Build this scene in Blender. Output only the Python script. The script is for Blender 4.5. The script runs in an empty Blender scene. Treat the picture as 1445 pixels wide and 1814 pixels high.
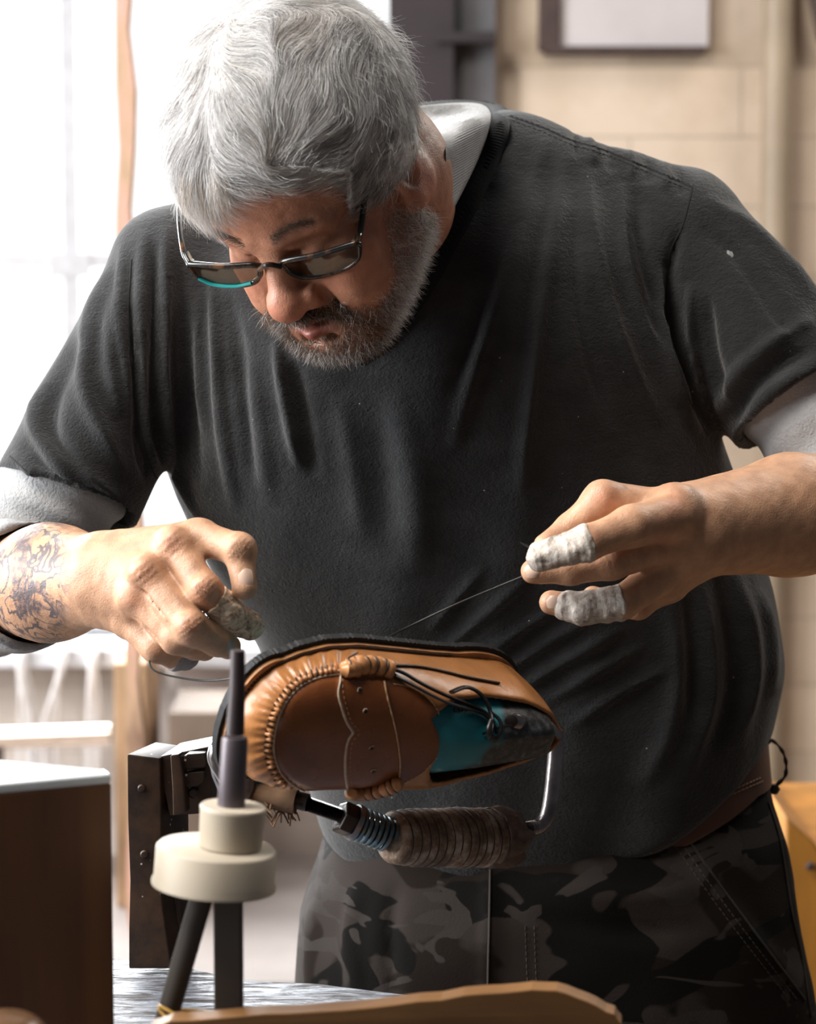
import bpy, math, random
import numpy as np
from mathutils import Vector, Matrix
from mathutils.bvhtree import BVHTree
from mathutils.noise import fractal, noise as mnoise

rng = np.random.default_rng(11)
random.seed(5)
scene = bpy.context.scene
COL = scene.collection

# ------------------------------------------------------------------ camera
CAM = np.array([0.0, -1.9, 1.42])
FWD = np.array([0.0, 1.9, -0.20]); FWD /= np.linalg.norm(FWD)
RT = np.array([1.0, 0.0, 0.0])
UP = np.cross(RT, FWD)
FPX = 4384.0

def P(px, py, Y):
    """point of the place at depth Y (metres behind the chest plane) seen at a spot of the frame"""
    d = FWD + RT * (px - 722.5) / FPX + UP * (907.0 - py) / FPX
    return CAM + d * ((Y - CAM[1]) / d[1])

def project(v):
    q = v - CAM
    z = q @ FWD
    return np.stack([722.5 + FPX * (q @ RT) / z, 907.0 - FPX * (q @ UP) / z], -1)

cam_data = bpy.data.cameras.new('camera')
cam = bpy.data.objects.new('camera', cam_data); COL.objects.link(cam)
cam.matrix_world = Matrix(((RT[0], UP[0], -FWD[0], CAM[0]), (RT[1], UP[1], -FWD[1], CAM[1]),
                           (RT[2], UP[2], -FWD[2], CAM[2]), (0, 0, 0, 1)))
cam_data.sensor_fit = 'VERTICAL'; cam_data.sensor_height = 36.0
cam_data.lens = 36.0 * FPX / 1814.0
cam_data.clip_start = 0.05; cam_data.clip_end = 60
cam_data.dof.use_dof = True
cam_data.dof.focus_distance = 1.79
cam_data.dof.aperture_fstop = 7.4
scene.camera = cam

# ------------------------------------------------------------------ light and exposure
scene.view_settings.view_transform = 'Standard'
scene.view_settings.look = 'None'
scene.view_settings.exposure = 0.0
scene.view_settings.gamma = 1.0
scene.view_settings.use_curve_mapping = False
scene.cycles.use_denoising = True
scene.cycles.sample_clamp_indirect = 6.0
scene.cycles.max_bounces = 8
scene.cycles.diffuse_bounces = 3
scene.cycles.glossy_bounces = 3
scene.cycles.transmission_bounces = 6
scene.cycles.transparent_max_bounces = 8

world = bpy.data.worlds.new('world'); scene.world = world; world.use_nodes = True
world.node_tree.nodes['Background'].inputs[0].default_value = (0.80, 0.84, 0.92, 1)
world.node_tree.nodes['Background'].inputs[1].default_value = 0.07

def area(name, loc, target, sx, sy, power, color):
    L = bpy.data.lights.new(name, 'AREA'); L.shape = 'RECTANGLE'; L.size = sx; L.size_y = sy
    L.energy = power; L.color = color
    o = bpy.data.objects.new(name, L); COL.objects.link(o); o.location = loc
    o.rotation_euler = (Vector(target) - Vector(loc)).to_track_quat('-Z', 'Y').to_euler()
    return o
# daylight through the side windows left of the man, and through the rear window beside him
area('side_window_light', (-2.5, -0.25, 1.9), (0.0, 0.0, 1.25), 1.7, 1.7, 185, (0.93, 0.97, 1.0))
area('rear_window_light', (-1.2, 2.8, 1.9), (0.0, 0.0, 1.25), 1.8, 1.7, 240, (0.95, 0.98, 1.0))
area('high_back_light', (1.6, 1.6, 2.9), (0.1, 0.0, 1.2), 1.0, 0.8, 34, (1.0, 0.94, 0.86))  # warm area lamp high behind his left; no window is built here
area('overhead_fill', (-1.1, -0.75, 3.15), (0.0, -0.1, 1.3), 1.2, 1.2, 84, (1.0, 0.95, 0.88))  # fill light added overhead to brighten the hair; no roof window here

# ------------------------------------------------------------------ small helpers
def mk_mesh(name, V, F, mat=None, parent=None, smooth=True, mats=None, midx=None):
    """V (n,3) array; F (m,4) or (m,3) array or list of tuples"""
    me = bpy.data.meshes.new(name)
    V = np.asarray(V, dtype=np.float32)
    if isinstance(F, np.ndarray):
        k = F.shape[1]
        me.vertices.add(len(V)); me.vertices.foreach_set('co', V.ravel())
        me.loops.add(F.size); me.loops.foreach_set('vertex_index', F.ravel().astype(np.int32))
        me.polygons.add(len(F)); me.polygons.foreach_set('loop_start', np.arange(0, F.size, k, dtype=np.int32))
        me.update(calc_edges=True)
    else:
        me.from_pydata([tuple(map(float, v)) for v in V], [], F); me.update()
    me.polygons.foreach_set('use_smooth', np.full(len(me.polygons), smooth))
    o = bpy.data.objects.new(name, me); COL.objects.link(o)
    for m in (mats or ([mat] if mat else [])): me.materials.append(m)
    if midx is not None: me.polygons.foreach_set('material_index', np.asarray(midx, dtype=np.int32))
    if parent is not None: o.parent = parent
    return o

def thing(name, label, cat, loc=None, group=None):
    """an empty; the parts keep world coordinates, so the empty stays at the origin unless told"""
    o = bpy.data.objects.new(name, None); COL.objects.link(o); o.empty_display_size = 0.05
    o['label'] = label; o['category'] = cat
    if group: o['group'] = group
    return o

def tag(o, label, cat, group=None):
    o['label'] = label; o['category'] = cat
    if group: o['group'] = group
    return o

def settle(root, loc):
    """put the empty at the thing's base, parts staying where they are"""
    root.location = tuple(map(float, loc))
    inv = Matrix.Translation(Vector(tuple(map(float, loc)))).inverted()
    for c in root.children: c.matrix_parent_inverse = inv

def struct(o):
    o['kind'] = 'structure'; return o

# material helper -----------------------------------------------------------
class NT:
    def __init__(s, name):
        s.m = bpy.data.materials.new(name); s.m.use_nodes = True
        s.t = s.m.node_tree; s.n = s.t.nodes; s.b = s.n['Principled BSDF']
    def new(s, typ, **kw):
        nd = s.n.new(typ)
        for k, v in kw.items():
            if k in nd.inputs: nd.inputs[k].default_value = v
            else: setattr(nd, k, v)
        return nd
    def link(s, a, b): s.t.links.new(a, b)
    def coords(s, scale=(1, 1, 1), kind='Object', rot=(0, 0, 0)):
        tc = s.n.new('ShaderNodeTexCoord'); mp = s.n.new('ShaderNodeMapping')
        mp.inputs['Scale'].default_value = scale; mp.inputs['Rotation'].default_value = rot
        s.link(tc.outputs[kind], mp.inputs[0]); return mp.outputs[0]
    def noise(s, vec, scale, detail=4, rough=0.55, dist=0.0):
        nd = s.new('ShaderNodeTexNoise', Scale=scale, Detail=detail, Roughness=rough, Distortion=dist)
        s.link(vec, nd.inputs['Vector']); return nd.outputs['Fac']
    def ramp(s, fac, stops):
        r = s.n.new('ShaderNodeValToRGB'); e = r.color_ramp.elements
        while len(e) < len(stops): e.new(0.5)
        for k, (p, c) in enumerate(stops):
            e[k].position = p; e[k].color = (c[0], c[1], c[2], 1) if not isinstance(c, (int, float)) else (c, c, c, 1)
        s.link(fac, r.inputs[0]); return r.outputs[0]
    def mix(s, fac, a, b, mode='MIX'):
        m = s.n.new('ShaderNodeMix'); m.data_type = 'RGBA'; m.blend_type = mode
        for sock, v in ((m.inputs[0], fac), (m.inputs[6], a), (m.inputs[7], b)):
            if isinstance(v, (int, float)): sock.default_value = v
            elif isinstance(v, tuple): sock.default_value = (v[0], v[1], v[2], 1)
            else: s.link(v, sock)
        return m.outputs[2]
    def math(s, op, a, b=0.0):
        m = s.n.new('ShaderNodeMath'); m.operation = op
        for sock, v in ((m.inputs[0], a), (m.inputs[1], b)):
            if isinstance(v, (int, float)): sock.default_value = v
            else: s.link(v, sock)
        return m.outputs[0]
    def bump(s, h, strength=0.3, dist=0.001, prev=None):
        b = s.n.new('ShaderNodeBump'); b.inputs['Strength'].default_value = strength
        b.inputs['Distance'].default_value = dist
        s.link(h, b.inputs['Height'])
        if prev is not None: s.link(prev, b.inputs['Normal'])
        s.link(b.outputs[0], s.b.inputs['Normal']); return b.outputs[0]
    def set(s, **kw):
        for k, v in kw.items():
            k = k.replace('_', ' ')
            if isinstance(v, tuple): s.b.inputs[k].default_value = (v[0], v[1], v[2], 1)
            elif isinstance(v, (int, float)): s.b.inputs[k].default_value = v
            else: s.link(v, s.b.inputs[k])
        return s

def simple(name, col, rough=0.6, metal=0.0, var=0.25, nscale=30, bump=0.0, bscale=200, bdist=0.0006, spec=0.5, stretch=(1, 1, 1)):
    t = NT(name); v = t.coords(stretch)
    f = t.noise(v, nscale)
    dark = tuple(c * (1 - var) for c in col); lite = tuple(min(1, c * (1 + var)) for c in col)
    t.set(Base_Color=t.ramp(f, [(0.3, dark), (0.7, lite)]), Roughness=rough, Metallic=metal)
    t.b.inputs['Specular IOR Level'].default_value = spec
    if bump: t.bump(t.noise(v, bscale, 3), bump, bdist)
    return t.m

# ------------------------------------------------------------------ implicit surfaces
def smin(a, b, k):
    h = np.clip(0.5 + 0.5 * (b - a) / k, 0, 1)
    return b * (1 - h) + a * h - k * h * (1 - h)

def RC(a, b, r1, r2):
    a = np.asarray(a, float); b = np.asarray(b, float); ab = b - a; L = max(ab @ ab, 1e-12)
    def f(p):
        t = np.clip(((p - a) @ ab) / L, 0, 1)
        return np.linalg.norm(p - a - t[:, None] * ab, axis=1) - (r1 + (r2 - r1) * t)
    return f

def ELL(c, r, R=None):
    c = np.asarray(c, float); r = np.asarray(r, float)
    def f(p):
        q = p - c
        if R is not None: q = q @ R          # columns of R: the ellipsoid's axes
        k0 = np.linalg.norm(q / r, axis=1); k1 = np.linalg.norm(q / (r * r), axis=1)
        return k0 * (k0 - 1) / np.maximum(k1, 1e-9)
    return f

class Field:
    def __init__(s): s.ops = []
    def add(s, fn, k=0.005): s.ops.append((1, fn, k)); return s
    def sub(s, fn, k=0.003): s.ops.append((-1, fn, k)); return s
    def cut(s, fn, k=0.002): s.ops.append((0, fn, k)); return s     # keep where fn < 0
    def eval(s, p, which=None):
        f = np.full(len(p), 1.0)
        for i, (op, fn, k) in enumerate(s.ops):
            if which is not None and not which[i]: continue
            d = fn(p)
            if op == 1: f = smin(f, d, k)
            elif op == -1: f = -smin(-f, d, k)
            else: f = -smin(-f, -d, k)
        return f

def polygonise(F, lo, hi, h, B=16, slack=1.35):
    lo = np.asarray(lo, float); hi = np.asarray(hi, float)
    nb = np.ceil((hi - lo) / (h * B)).astype(int)
    N = nb * B + 2
    gx, gy, gz = np.meshgrid(*[np.arange(n) for n in nb], indexing='ij')
    bi = np.stack([gx.ravel(), gy.ravel(), gz.ravel()], 1)
    cen = lo + (bi + 0.5) * B * h
    half = B * h * math.sqrt(3) / 2
    D = np.stack([fn(cen) for (_, fn, _) in F.ops], 0)
    full = F.eval(cen)
    keep = np.abs(full) < half * slack + 0.004
    idx = np.nonzero(keep)[0]
    g = np.arange(B + 1)
    ci, cj, ck = np.meshgrid(g, g, g, indexing='ij')
    cor = np.stack([ci.ravel(), cj.ravel(), ck.ravel()], 1) * h
    keys, verts, quads = [], [], []
    NK = int(N[2]) + 2; NJ = int(N[1]) + 2
    tet = np.array([[1, -1, -1], [-1, -1, 1], [-1, 1, -1], [1, 1, 1]], float)
    for b in idx:
        which = [(op == 0) or (abs(D[i, b]) < half * slack + kk + 0.002) or (op == 1 and D[i, b] < 0) for i, (op, _, kk) in enumerate(F.ops)]
        o = lo + bi[b] * B * h
        V = F.eval(cor + o, which).reshape(B + 1, B + 1, B + 1)
        S = V < 0
        c8 = [S[i:B + i, j:B + j, k:B + k] for i in (0, 1) for j in (0, 1) for k in (0, 1)]
        cnt = sum(c.astype(np.int8) for c in c8)
        m = (cnt > 0) & (cnt < 8)
        if not m.any(): continue
        I, J, K = np.nonzero(m)
        acc = np.zeros((len(I), 3)); n = np.zeros(len(I))
        for ax in range(3):
            for u in (0, 1):
                for w in (0, 1):
                    oa = [0, 0, 0]; others = [q for q in range(3) if q != ax]
                    oa[others[0]] = u; oa[others[1]] = w
                    ob = list(oa); ob[ax] = 1
                    va = V[I + oa[0], J + oa[1], K + oa[2]]; vb = V[I + ob[0], J + ob[1], K + ob[2]]
                    cr = (va < 0) != (vb < 0)
                    t = np.where(cr, va / np.where(cr, va - vb, 1), 0)
                    pt = np.stack([I + oa[0], J + oa[1], K + oa[2]], 1).astype(float)
                    pt[:, ax] += t
                    acc += pt * cr[:, None]; n += cr
        pv = acc / n[:, None] * h + o
        for _ in range(2):                       # slide the vertices onto the surface
            e = 0.35 * h
            q = (pv[None] + e * tet[:, None]).reshape(-1, 3)
            fv = F.eval(q, which).reshape(4, -1)
            gr = (tet[:, :, None] * fv[:, None]).sum(0).T / (4 * e)
            f0 = fv.mean(0)
            g2 = np.maximum((gr ** 2).sum(1), 0.15)
            st = gr * (f0 / g2)[:, None]
            ln = np.linalg.norm(st, axis=1, keepdims=True)
            pv = pv - st * np.minimum(1, 0.6 * h / np.maximum(ln, 1e-12))
        G = bi[b] * B
        def key(i, j, k): return ((i.astype(np.int64) + 1) * NJ + (j + 1)) * NK + (k + 1)
        keys.append(key(I + G[0], J + G[1], K + G[2])); verts.append(pv)
        for ax in range(3):
            sl = [slice(0, B)] * 3; s2 = [slice(0, B)] * 3; s2[ax] = slice(1, B + 1)
            a = S[tuple(sl)]; c = S[tuple(s2)]
            I2, J2, K2 = np.nonzero(a != c)
            if not len(I2): continue
            inside = a[I2, J2, K2]
            q0 = [I2 + G[0], J2 + G[1], K2 + G[2]]
            o1, o2 = [(1, 2), (2, 0), (0, 1)][ax]
            def cell(d1, d2):
                q = [x.copy() for x in q0]; q[o1] = q[o1] - d1; q[o2] = q[o2] - d2; return key(*q)
            Q = np.stack([cell(1, 1), cell(0, 1), cell(0, 0), cell(1, 0)], 1)
            Q[~inside] = Q[~inside][:, ::-1]
            quads.append(Q)
    keys = np.concatenate(keys); verts = np.concatenate(verts); quads = np.concatenate(quads)
    od = np.argsort(keys); keys = keys[od]; verts = verts[od]
    loc = np.searchsorted(keys, quads); loc = np.minimum(loc, len(keys) - 1)
    ok = (keys[loc] == quads).all(1)
    return verts, loc[ok]

def mesh_normals(V, F):
    a = V[F[:, 2]] - V[F[:, 0]]; b = V[F[:, 3]] - V[F[:, 1]]
    n = np.cross(a, b); N = np.zeros_like(V)
    for k in range(4): np.add.at(N, F[:, k], n)
    return N / np.maximum(np.linalg.norm(N, axis=1, keepdims=True), 1e-12)

def relax(V, F, it=2, lam=0.5):
    e = np.concatenate([F[:, [0, 1]], F[:, [1, 2]], F[:, [2, 3]], F[:, [3, 0]]])
    for _ in range(it):
        S = np.zeros_like(V); c = np.zeros(len(V))
        np.add.at(S, e[:, 0], V[e[:, 1]]); np.add.at(S, e[:, 1], V[e[:, 0]])
        np.add.at(c, e[:, 0], 1); np.add.at(c, e[:, 1], 1)
        V = V + lam * (S / np.maximum(c, 1)[:, None] - V)
    return V

def vnoise(p, scale, seed=0.0):
    """smooth pseudo noise, vectorised: sums of rotated sines"""
    r = np.random.default_rng(int(seed * 100) + 3); out = np.zeros(len(p))
    for _ in range(9):
        d = r.normal(size=3); d /= np.linalg.norm(d)
        out += np.sin((p @ d) * scale * r.uniform(0.6, 1.7) + r.uniform(0, 6.28))
    return out / 3.5

def seg_dist(p2, poly):
    """distance of 2-D points to a polyline, and position 0..1 along it"""
    poly = np.asarray(poly, float); best = np.full(len(p2), 1e9); tt = np.zeros(len(p2)); sd = np.zeros(len(p2))
    L = np.linalg.norm(np.diff(poly, axis=0), axis=1); cum = np.concatenate([[0], np.cumsum(L)])
    for i in range(len(poly) - 1):
        a, b = poly[i], poly[i + 1]; ab = b - a
        t = np.clip(((p2 - a) @ ab) / (ab @ ab), 0, 1)
        q = p2 - a - t[:, None] * ab; d = np.linalg.norm(q, axis=1)
        m = d < best; best[m] = d[m]; tt[m] = ((cum[i] + t * L[i]) / cum[-1])[m]
        sd[m] = (ab[0] * q[:, 1] - ab[1] * q[:, 0])[m] / L[i]
    return best, tt, sd

def smooth_path(pts, n=8):
    """Catmull-Rom through the points"""
    pts = [np.asarray(p, float) for p in pts]
    if len(pts) < 3: return np.array(pts)
    q = [2 * pts[0] - pts[1]] + pts + [2 * pts[-1] - pts[-2]]; out = []
    for i in range(1, len(q) - 2):
        for t in np.linspace(0, 1, n, endpoint=False):
            out.append(0.5 * ((2 * q[i]) + (-q[i - 1] + q[i + 1]) * t + (2 * q[i - 1] - 5 * q[i] + 4 * q[i + 1] - q[i + 2]) * t * t
                              + (-q[i - 1] + 3 * q[i] - 3 * q[i + 1] + q[i + 2]) * t ** 3))
    out.append(pts[-1]); return np.array(out)

def tube_geo(path, rad, sides=10, closed=False, caps=True, flat=1.0, up=None):
    path = np.asarray(path, float); n = len(path)
    rad = np.broadcast_to(np.asarray(rad, float), (n,))
    if closed: T = np.roll(path, -1, 0) - np.roll(path, 1, 0)
    else: T = np.gradient(path, axis=0)
    T /= np.maximum(np.linalg.norm(T, axis=1, keepdims=True), 1e-12)
    ref = np.array([0.13, 0.2, 0.97]) if up is None else np.asarray(up, float)
    if up is None and abs(T[0] @ ref) > 0.9: ref = np.array([1.0, 0.1, 0])
    Ns = []
    nrm = ref - (ref @ T[0]) * T[0]; nrm /= np.linalg.norm(nrm)
    for i in range(n):
        base = nrm if up is None else ref
        nrm = base - (base @ T[i]) * T[i]; nrm /= max(np.linalg.norm(nrm), 1e-9); Ns.append(nrm)
    Ns = np.array(Ns); Bn = np.cross(T, Ns)
    a = np.linspace(0, 2 * math.pi, sides, endpoint=False)
    V = (path[:, None] + rad[:, None, None] * (np.cos(a)[None, :, None] * Bn[:, None] + flat * np.sin(a)[None, :, None] * Ns[:, None])).reshape(-1, 3)
    F = []
    m = n if closed else n - 1
    for i in range(m):
        j = (i + 1) % n
        for k in range(sides):
            l = (k + 1) % sides
            F.append((i * sides + k, i * sides + l, j * sides + l, j * sides + k))
    if caps and not closed:
        F.append(tuple(range(sides))[::-1]); F.append(tuple((n - 1) * sides + k for k in range(sides)))
    return V, F

class Geo:
    def __init__(s): s.V = []; s.F = []; s.M = []; s.n = 0
    def put(s, V, F, m=0):
        V = np.asarray(V, float); s.V.append(V); s.F += [tuple(int(i) + s.n for i in f) for f in F]
        s.M += [m] * len(F); s.n += len(V); return s
    def tube(s, path, rad, m=0, **k): return s.put(*tube_geo(path, rad, **k), m)
    def lathe(s, prof, c, axis=(0, 0, 1), n=32, m=0, caps=True):
        """prof: list of (distance along the axis, radius)"""
        c = np.asarray(c, float); ax = np.asarray(axis, float); ax /= np.linalg.norm(ax)
        r = np.array([1, 0, 0.0]) if abs(ax[0]) < 0.8 else np.array([0, 1.0, 0])
        u = np.cross(ax, r); u /= np.linalg.norm(u); w = np.cross(ax, u)
        a = np.linspace(0, 2 * math.pi, n, endpoint=False); V = []; F = []
        for h, rr in prof: V.append(c + ax * h + rr * (np.cos(a)[:, None] * u + np.sin(a)[:, None] * w))
        for i in range(len(prof) - 1):
            for k in range(n):
                l = (k + 1) % n; F.append((i * n + k, i * n + l, (i + 1) * n + l, (i + 1) * n + k))
        if caps: F.append(tuple(range(n))[::-1]); F.append(tuple((len(prof) - 1) * n + k for k in range(n)))
        return s.put(np.concatenate(V), F, m)
    def hexa(s, pts, m=0):
        """eight corners: bottom four then top four, both counter-clockwise from above"""
        return s.put(pts, [(3, 2, 1, 0), (4, 5, 6, 7), (0, 1, 5, 4), (1, 2, 6, 5), (2, 3, 7, 6), (3, 0, 4, 7)], m)
    def box(s, c, size, R=None, m=0):
        c = np.asarray(c, float); x, y, z = [q / 2 for q in size]
        q = np.array([(-x, -y, -z), (x, -y, -z), (x, y, -z), (-x, y, -z), (-x, -y, z), (x, -y, z), (x, y, z), (-x, y, z)])
        if R is not None: q = q @ np.asarray(R, float).T
        return s.hexa(q + c, m)
    def prism(s, outline, d, m=0):
        """a closed outline of 3-D points pushed along the vector d"""
        o = np.asarray(outline, float); n = len(o)
        F = [tuple(range(n)), tuple(range(2 * n - 1, n - 1, -1))] + [(k, n + k, n + (k + 1) % n, (k + 1) % n) for k in range(n)]
        return s.put(np.concatenate([o, o + np.asarray(d, float)]), F, m)
    def build(s, name, mats, parent=None, smooth=True, bevel=0, angle=40):
        mats = mats if isinstance(mats, (list, tuple)) else [mats]
        o = mk_mesh(name, np.concatenate(s.V), s.F, parent=parent, smooth=smooth, mats=mats, midx=s.M)
        import bmesh
        bm = bmesh.new(); bm.from_mesh(o.data); bmesh.ops.recalc_face_normals(bm, faces=bm.faces)
        if bevel:
            ed = [e for e in bm.edges if len(e.link_faces) == 2 and e.calc_face_angle(0) > 0.7]
            bmesh.ops.bevel(bm, geom=ed, offset=bevel, segments=3, affect='EDGES', profile=0.6)
        if smooth:
            for e in bm.edges:
                if len(e.link_faces) == 2 and e.calc_face_angle(0) > math.radians(angle): e.smooth = False
        bm.to_mesh(o.data); bm.free(); return o

def bvh_of(V, F): return BVHTree.FromPolygons([tuple(v) for v in V.tolist()], F.tolist())

def cast(bvh, px, py, lift=0.0):
    """where the sight line through a spot of the frame first meets a surface"""
    d = FWD + RT * (px - 722.5) / FPX + UP * (907.0 - py) / FPX; d /= np.linalg.norm(d)
    h = bvh.ray_cast(Vector(CAM), Vector(d))
    if h[0] is None: return None, None
    n = np.array(h[1]);
    if n @ d > 0: n = -n
    return np.array(h[0]) + n * lift, n

def cast_path(bvh, poly, n=10, lift=0.0, smooth=True):
    q = smooth_path([(a, b, 0) for a, b in poly], n) if smooth and len(poly) > 2 else np.array([(a + (c - a) * t, b + (d - b) * t, 0) for (a, b), (c, d) in zip(poly[:-1], poly[1:]) for t in np.linspace(0, 1, n)])
    pts, ns = [], []
    for x, y, _ in q:
        p, nn = cast(bvh, x, y, lift)
        if p is not None: pts.append(p); ns.append(nn)
    return np.array(pts), np.array(ns)
# ================================================================== THE WORKSHOP
YW = 2.6
def wx(px_): return P(px_, 907, YW)[0]
def wz(py): return P(722, py, YW)[2]
def brick(name, c, mortar, sx, sy, bumpd=.004, rough=.75, var=.12, rot=(math.pi / 2, 0, 0), mort=.02, offs=.5):
    t = NT(name); v = t.coords((1, 1, 1), rot=rot)
    b = t.new('ShaderNodeTexBrick'); t.link(v, b.inputs['Vector'])
    b.inputs['Scale'].default_value = 1.0; b.inputs['Brick Width'].default_value = sx; b.inputs['Row Height'].default_value = sy
    b.inputs['Mortar Size'].default_value = mort * sy; b.inputs['Mortar Smooth'].default_value = .6; b.offset = offs
    b.inputs['Color1'].default_value = (*[q * (1 + var) for q in c], 1); b.inputs['Color2'].default_value = (*[q * (1 - var) for q in c], 1)
    b.inputs['Mortar'].default_value = (*mortar, 1)
    vv = t.coords()
    stain = t.ramp(t.noise(vv, 3.2, 5, .6), [(.35, (.80, .76, .70)), (.62, (1.06, 1.05, 1.06))])
    t.set(Base_Color=t.mix(1.0, b.outputs['Color'], stain, 'MULTIPLY'), Roughness=rough)
    inv = t.math('SUBTRACT', 1.0, b.outputs['Fac'])
    b1 = t.bump(inv, .5, bumpd); t.bump(t.noise(vv, 60, 4), .4, .002, b1)
    return t.m
BRICK = brick('cream_painted_brick', (.60, .49, .385), (.48, .385, .295), .40, .125)
PALE = brick('pale_painted_brick', (.60, .54, .50), (.50, .44, .40), .40, .125, var=.06)
def slab(g, x0, x1, y0, y1, z0, z1): return g.box(((x0 + x1) / 2, (y0 + y1) / 2, (z0 + z1) / 2), (x1 - x0, y1 - y0, z1 - z0))
XR = wx(872); zs = wz(1128)
g = Geo(); slab(g, wx(760), 2.6, YW, YW + .25, 0, 3.2); struct(g.build('wall_back', BRICK, smooth=False))
g = Geo(); slab(g, -2.6, wx(760), YW, YW + .25, 0, zs); struct(g.build('wall_back_below_window', PALE, smooth=False))
g = Geo(); slab(g, -2.6, wx(760), YW, YW + .25, 2.75, 3.2); slab(g, -2.6, -2.2, YW, YW + .25, zs, 2.75); struct(g.build('wall_back_above_window', PALE, smooth=False))
g = Geo(); slab(g, -2.85, -2.6, -2.6, YW, 0, .95); slab(g, -2.85, -2.6, -2.6, YW, 2.8, 3.2); slab(g, -2.85, -2.6, 1.0, YW, .95, 2.8); slab(g, -2.85, -2.6, -2.6, -1.0, .95, 2.8)
struct(g.build('wall_left', PALE, smooth=False))
t = NT('worn_floor_boards'); v = t.coords((1, 9, 1)); t.set(Base_Color=t.ramp(t.noise(v, 3, 5), [(.3, (.10, .065, .04)), (.7, (.20, .14, .09))]), Roughness=.6)
g = Geo(); slab(g, -2.85, 2.6, -3.2, YW + .25, -.08, 0); struct(g.build('floor', t.m, smooth=False))
# window: sky beyond, sill, sash bars, mullion
t = NT('overcast_sky'); em = t.n.new('ShaderNodeEmission'); em.inputs[0].default_value = (.985, .99, 1, 1); em.inputs[1].default_value = 1.5
t.link(em.outputs[0], t.n['Material Output'].inputs[0])
g = Geo(); g.put([(-6, 5.2, -1), (3, 5.2, -1), (3, 5.2, 6), (-6, 5.2, 6)], [(0, 1, 2, 3)]); o = g.build('sky', t.m, smooth=False); struct(o)
PAINT = simple('white_window_paint', (.55, .55, .58), .5, var=.1)
g = Geo()
zb = wz(462)
slab(g, -2.2, wx(745), YW + .05, YW + .085, zb - .012, zb + .012)
slab(g, wx(112), wx(140), YW + .05, YW + .085, zs, 2.75)
slab(g, -1.7, -1.66, YW + .05, YW + .085, zs, 2.75)
slab(g, -2.2, wx(745), YW + .05, YW + .085, 2.3, 2.33)
slab(g, -2.2, wx(745), YW + .03, YW + .1, zs, zs + .03)
slab(g, wx(88), wx(160), YW + .045, YW + .06, zb - .03, zb + .015)
o = g.build('window_1', PAINT, smooth=False); struct(o)
g = Geo(); slab(g, -2.25, wx(752), YW - .14, YW + .1, zs - .035, zs); struct(g.build('trim_1', simple('window_sill_paint', (.62, .63, .66), .45), smooth=False, bevel=.006))
# rough upright of wood at the window, mottled brown and pinkish
t = NT('mottled_mullion'); v = t.coords((1, 1, .22)); f = t.noise(v, 14, 5, .6)
sep = t.n.new('ShaderNodeSeparateXYZ'); t.link(t.coords(), sep.inputs[0])
t.set(Base_Color=t.ramp(f, [(.36, (.16, .085, .06)), (.50, (.46, .30, .19)), (.62, (.62, .34, .28))]), Roughness=.7); t.bump(f, .6, .004)
g = Geo(); q = []
for k, zz_ in enumerate(np.linspace(0, 3.2, 40)):
    xm = P(221, 0, 1.55)[0] + .004 * math.sin(k * 1.7) + .003 * math.sin(k * .6) + (zz_ - 1.9) * -.004; q.append((xm, 1.55, zz_))
q = np.array(q); w_ = .0105 + .0025 * np.sin(np.arange(40) * 2.3)
for k in range(39):
    a, b = q[k], q[k + 1]; r1, r2 = w_[k], w_[k + 1]
    g.hexa([(a[0] - r1, 1.53, a[2]), (a[0] + r1, 1.53, a[2]), (a[0] + r1, 1.57, a[2]), (a[0] - r1, 1.57, a[2]), (b[0] - r2, 1.53, b[2]), (b[0] + r2, 1.53, b[2]), (b[0] + r2, 1.57, b[2]), (b[0] - r2, 1.57, b[2])])
struct(g.build('trim_2', t.m, smooth=False))
# dark steel column between the window and the brick wall
DARKC = simple('dark_plum_steel', (.030, .020, .024), .5, var=.3, nscale=4); GREYC = simple('grey_steel', (.115, .11, .118), .45, var=.3, nscale=5)
g = Geo(); slab(g, wx(690), wx(800), YW - .10, YW + .02, 0, 3.2)
slab(g, wx(800), wx(872), YW - .05, YW + .02, 0, 3.2); g.M[-6:] = [1] * 6
slab(g, wx(770), wx(872), YW - .115, YW - .04, wz(84), wz(66))
struct(g.build('trim_3', [DARKC, GREYC], smooth=False))
# painted pipe on the wall
PIPE = simple('beige_painted_pipe', (.36, .28, .20), .5, var=.15, nscale=6)
g = Geo(); g.tube([(wx(1358), YW - .045, 0), (wx(1358), YW - .045, 3.2)], .027, sides=20)
for zz_ in (.9, 2.15): g.lathe([(-.02, .033), (.02, .033)], (wx(1358), YW - .045, zz_), n=20)
tag(g.build('wall_pipe', PIPE), 'beige painted pipe running up the brick wall at the right edge', 'pipe')
g = Geo(); g.tube([(wx(1440), YW - .03, wz(75)), (wx(1420), YW - .03, wz(-10)), (wx(1400), YW - .03, 3.2)], .012, sides=12)
tag(g.build('electric_cable', simple('dark_brown_cable', (.06, .035, .025), .6)), 'dark brown cable slanting down the wall in the top right corner', 'cable')
nb = thing('notice_board', 'pale notice board with a dark left and bottom edge hung on the brick wall', 'board')
g = Geo(); slab(g, wx(982), wx(1240), YW - .03, YW - .005, wz(84), wz(-260)); g.build('panel', simple('pale_pinkish_board', (.58, .53, .53), .5, var=.08, nscale=6), nb, smooth=False)
FR = simple('dark_board_frame', (.055, .032, .028), .6)
g = Geo(); slab(g, wx(948), wx(984), YW - .045, YW, wz(92), wz(-260)); g.build('frame', FR, nb, smooth=False, bevel=.004)
g = Geo(); slab(g, wx(958), wx(1236), YW - .045, YW, wz(99), wz(85)); g.build('frame', FR, nb, smooth=False, bevel=.004)
settle(nb, (wx(1100), YW, wz(99)))
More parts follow.
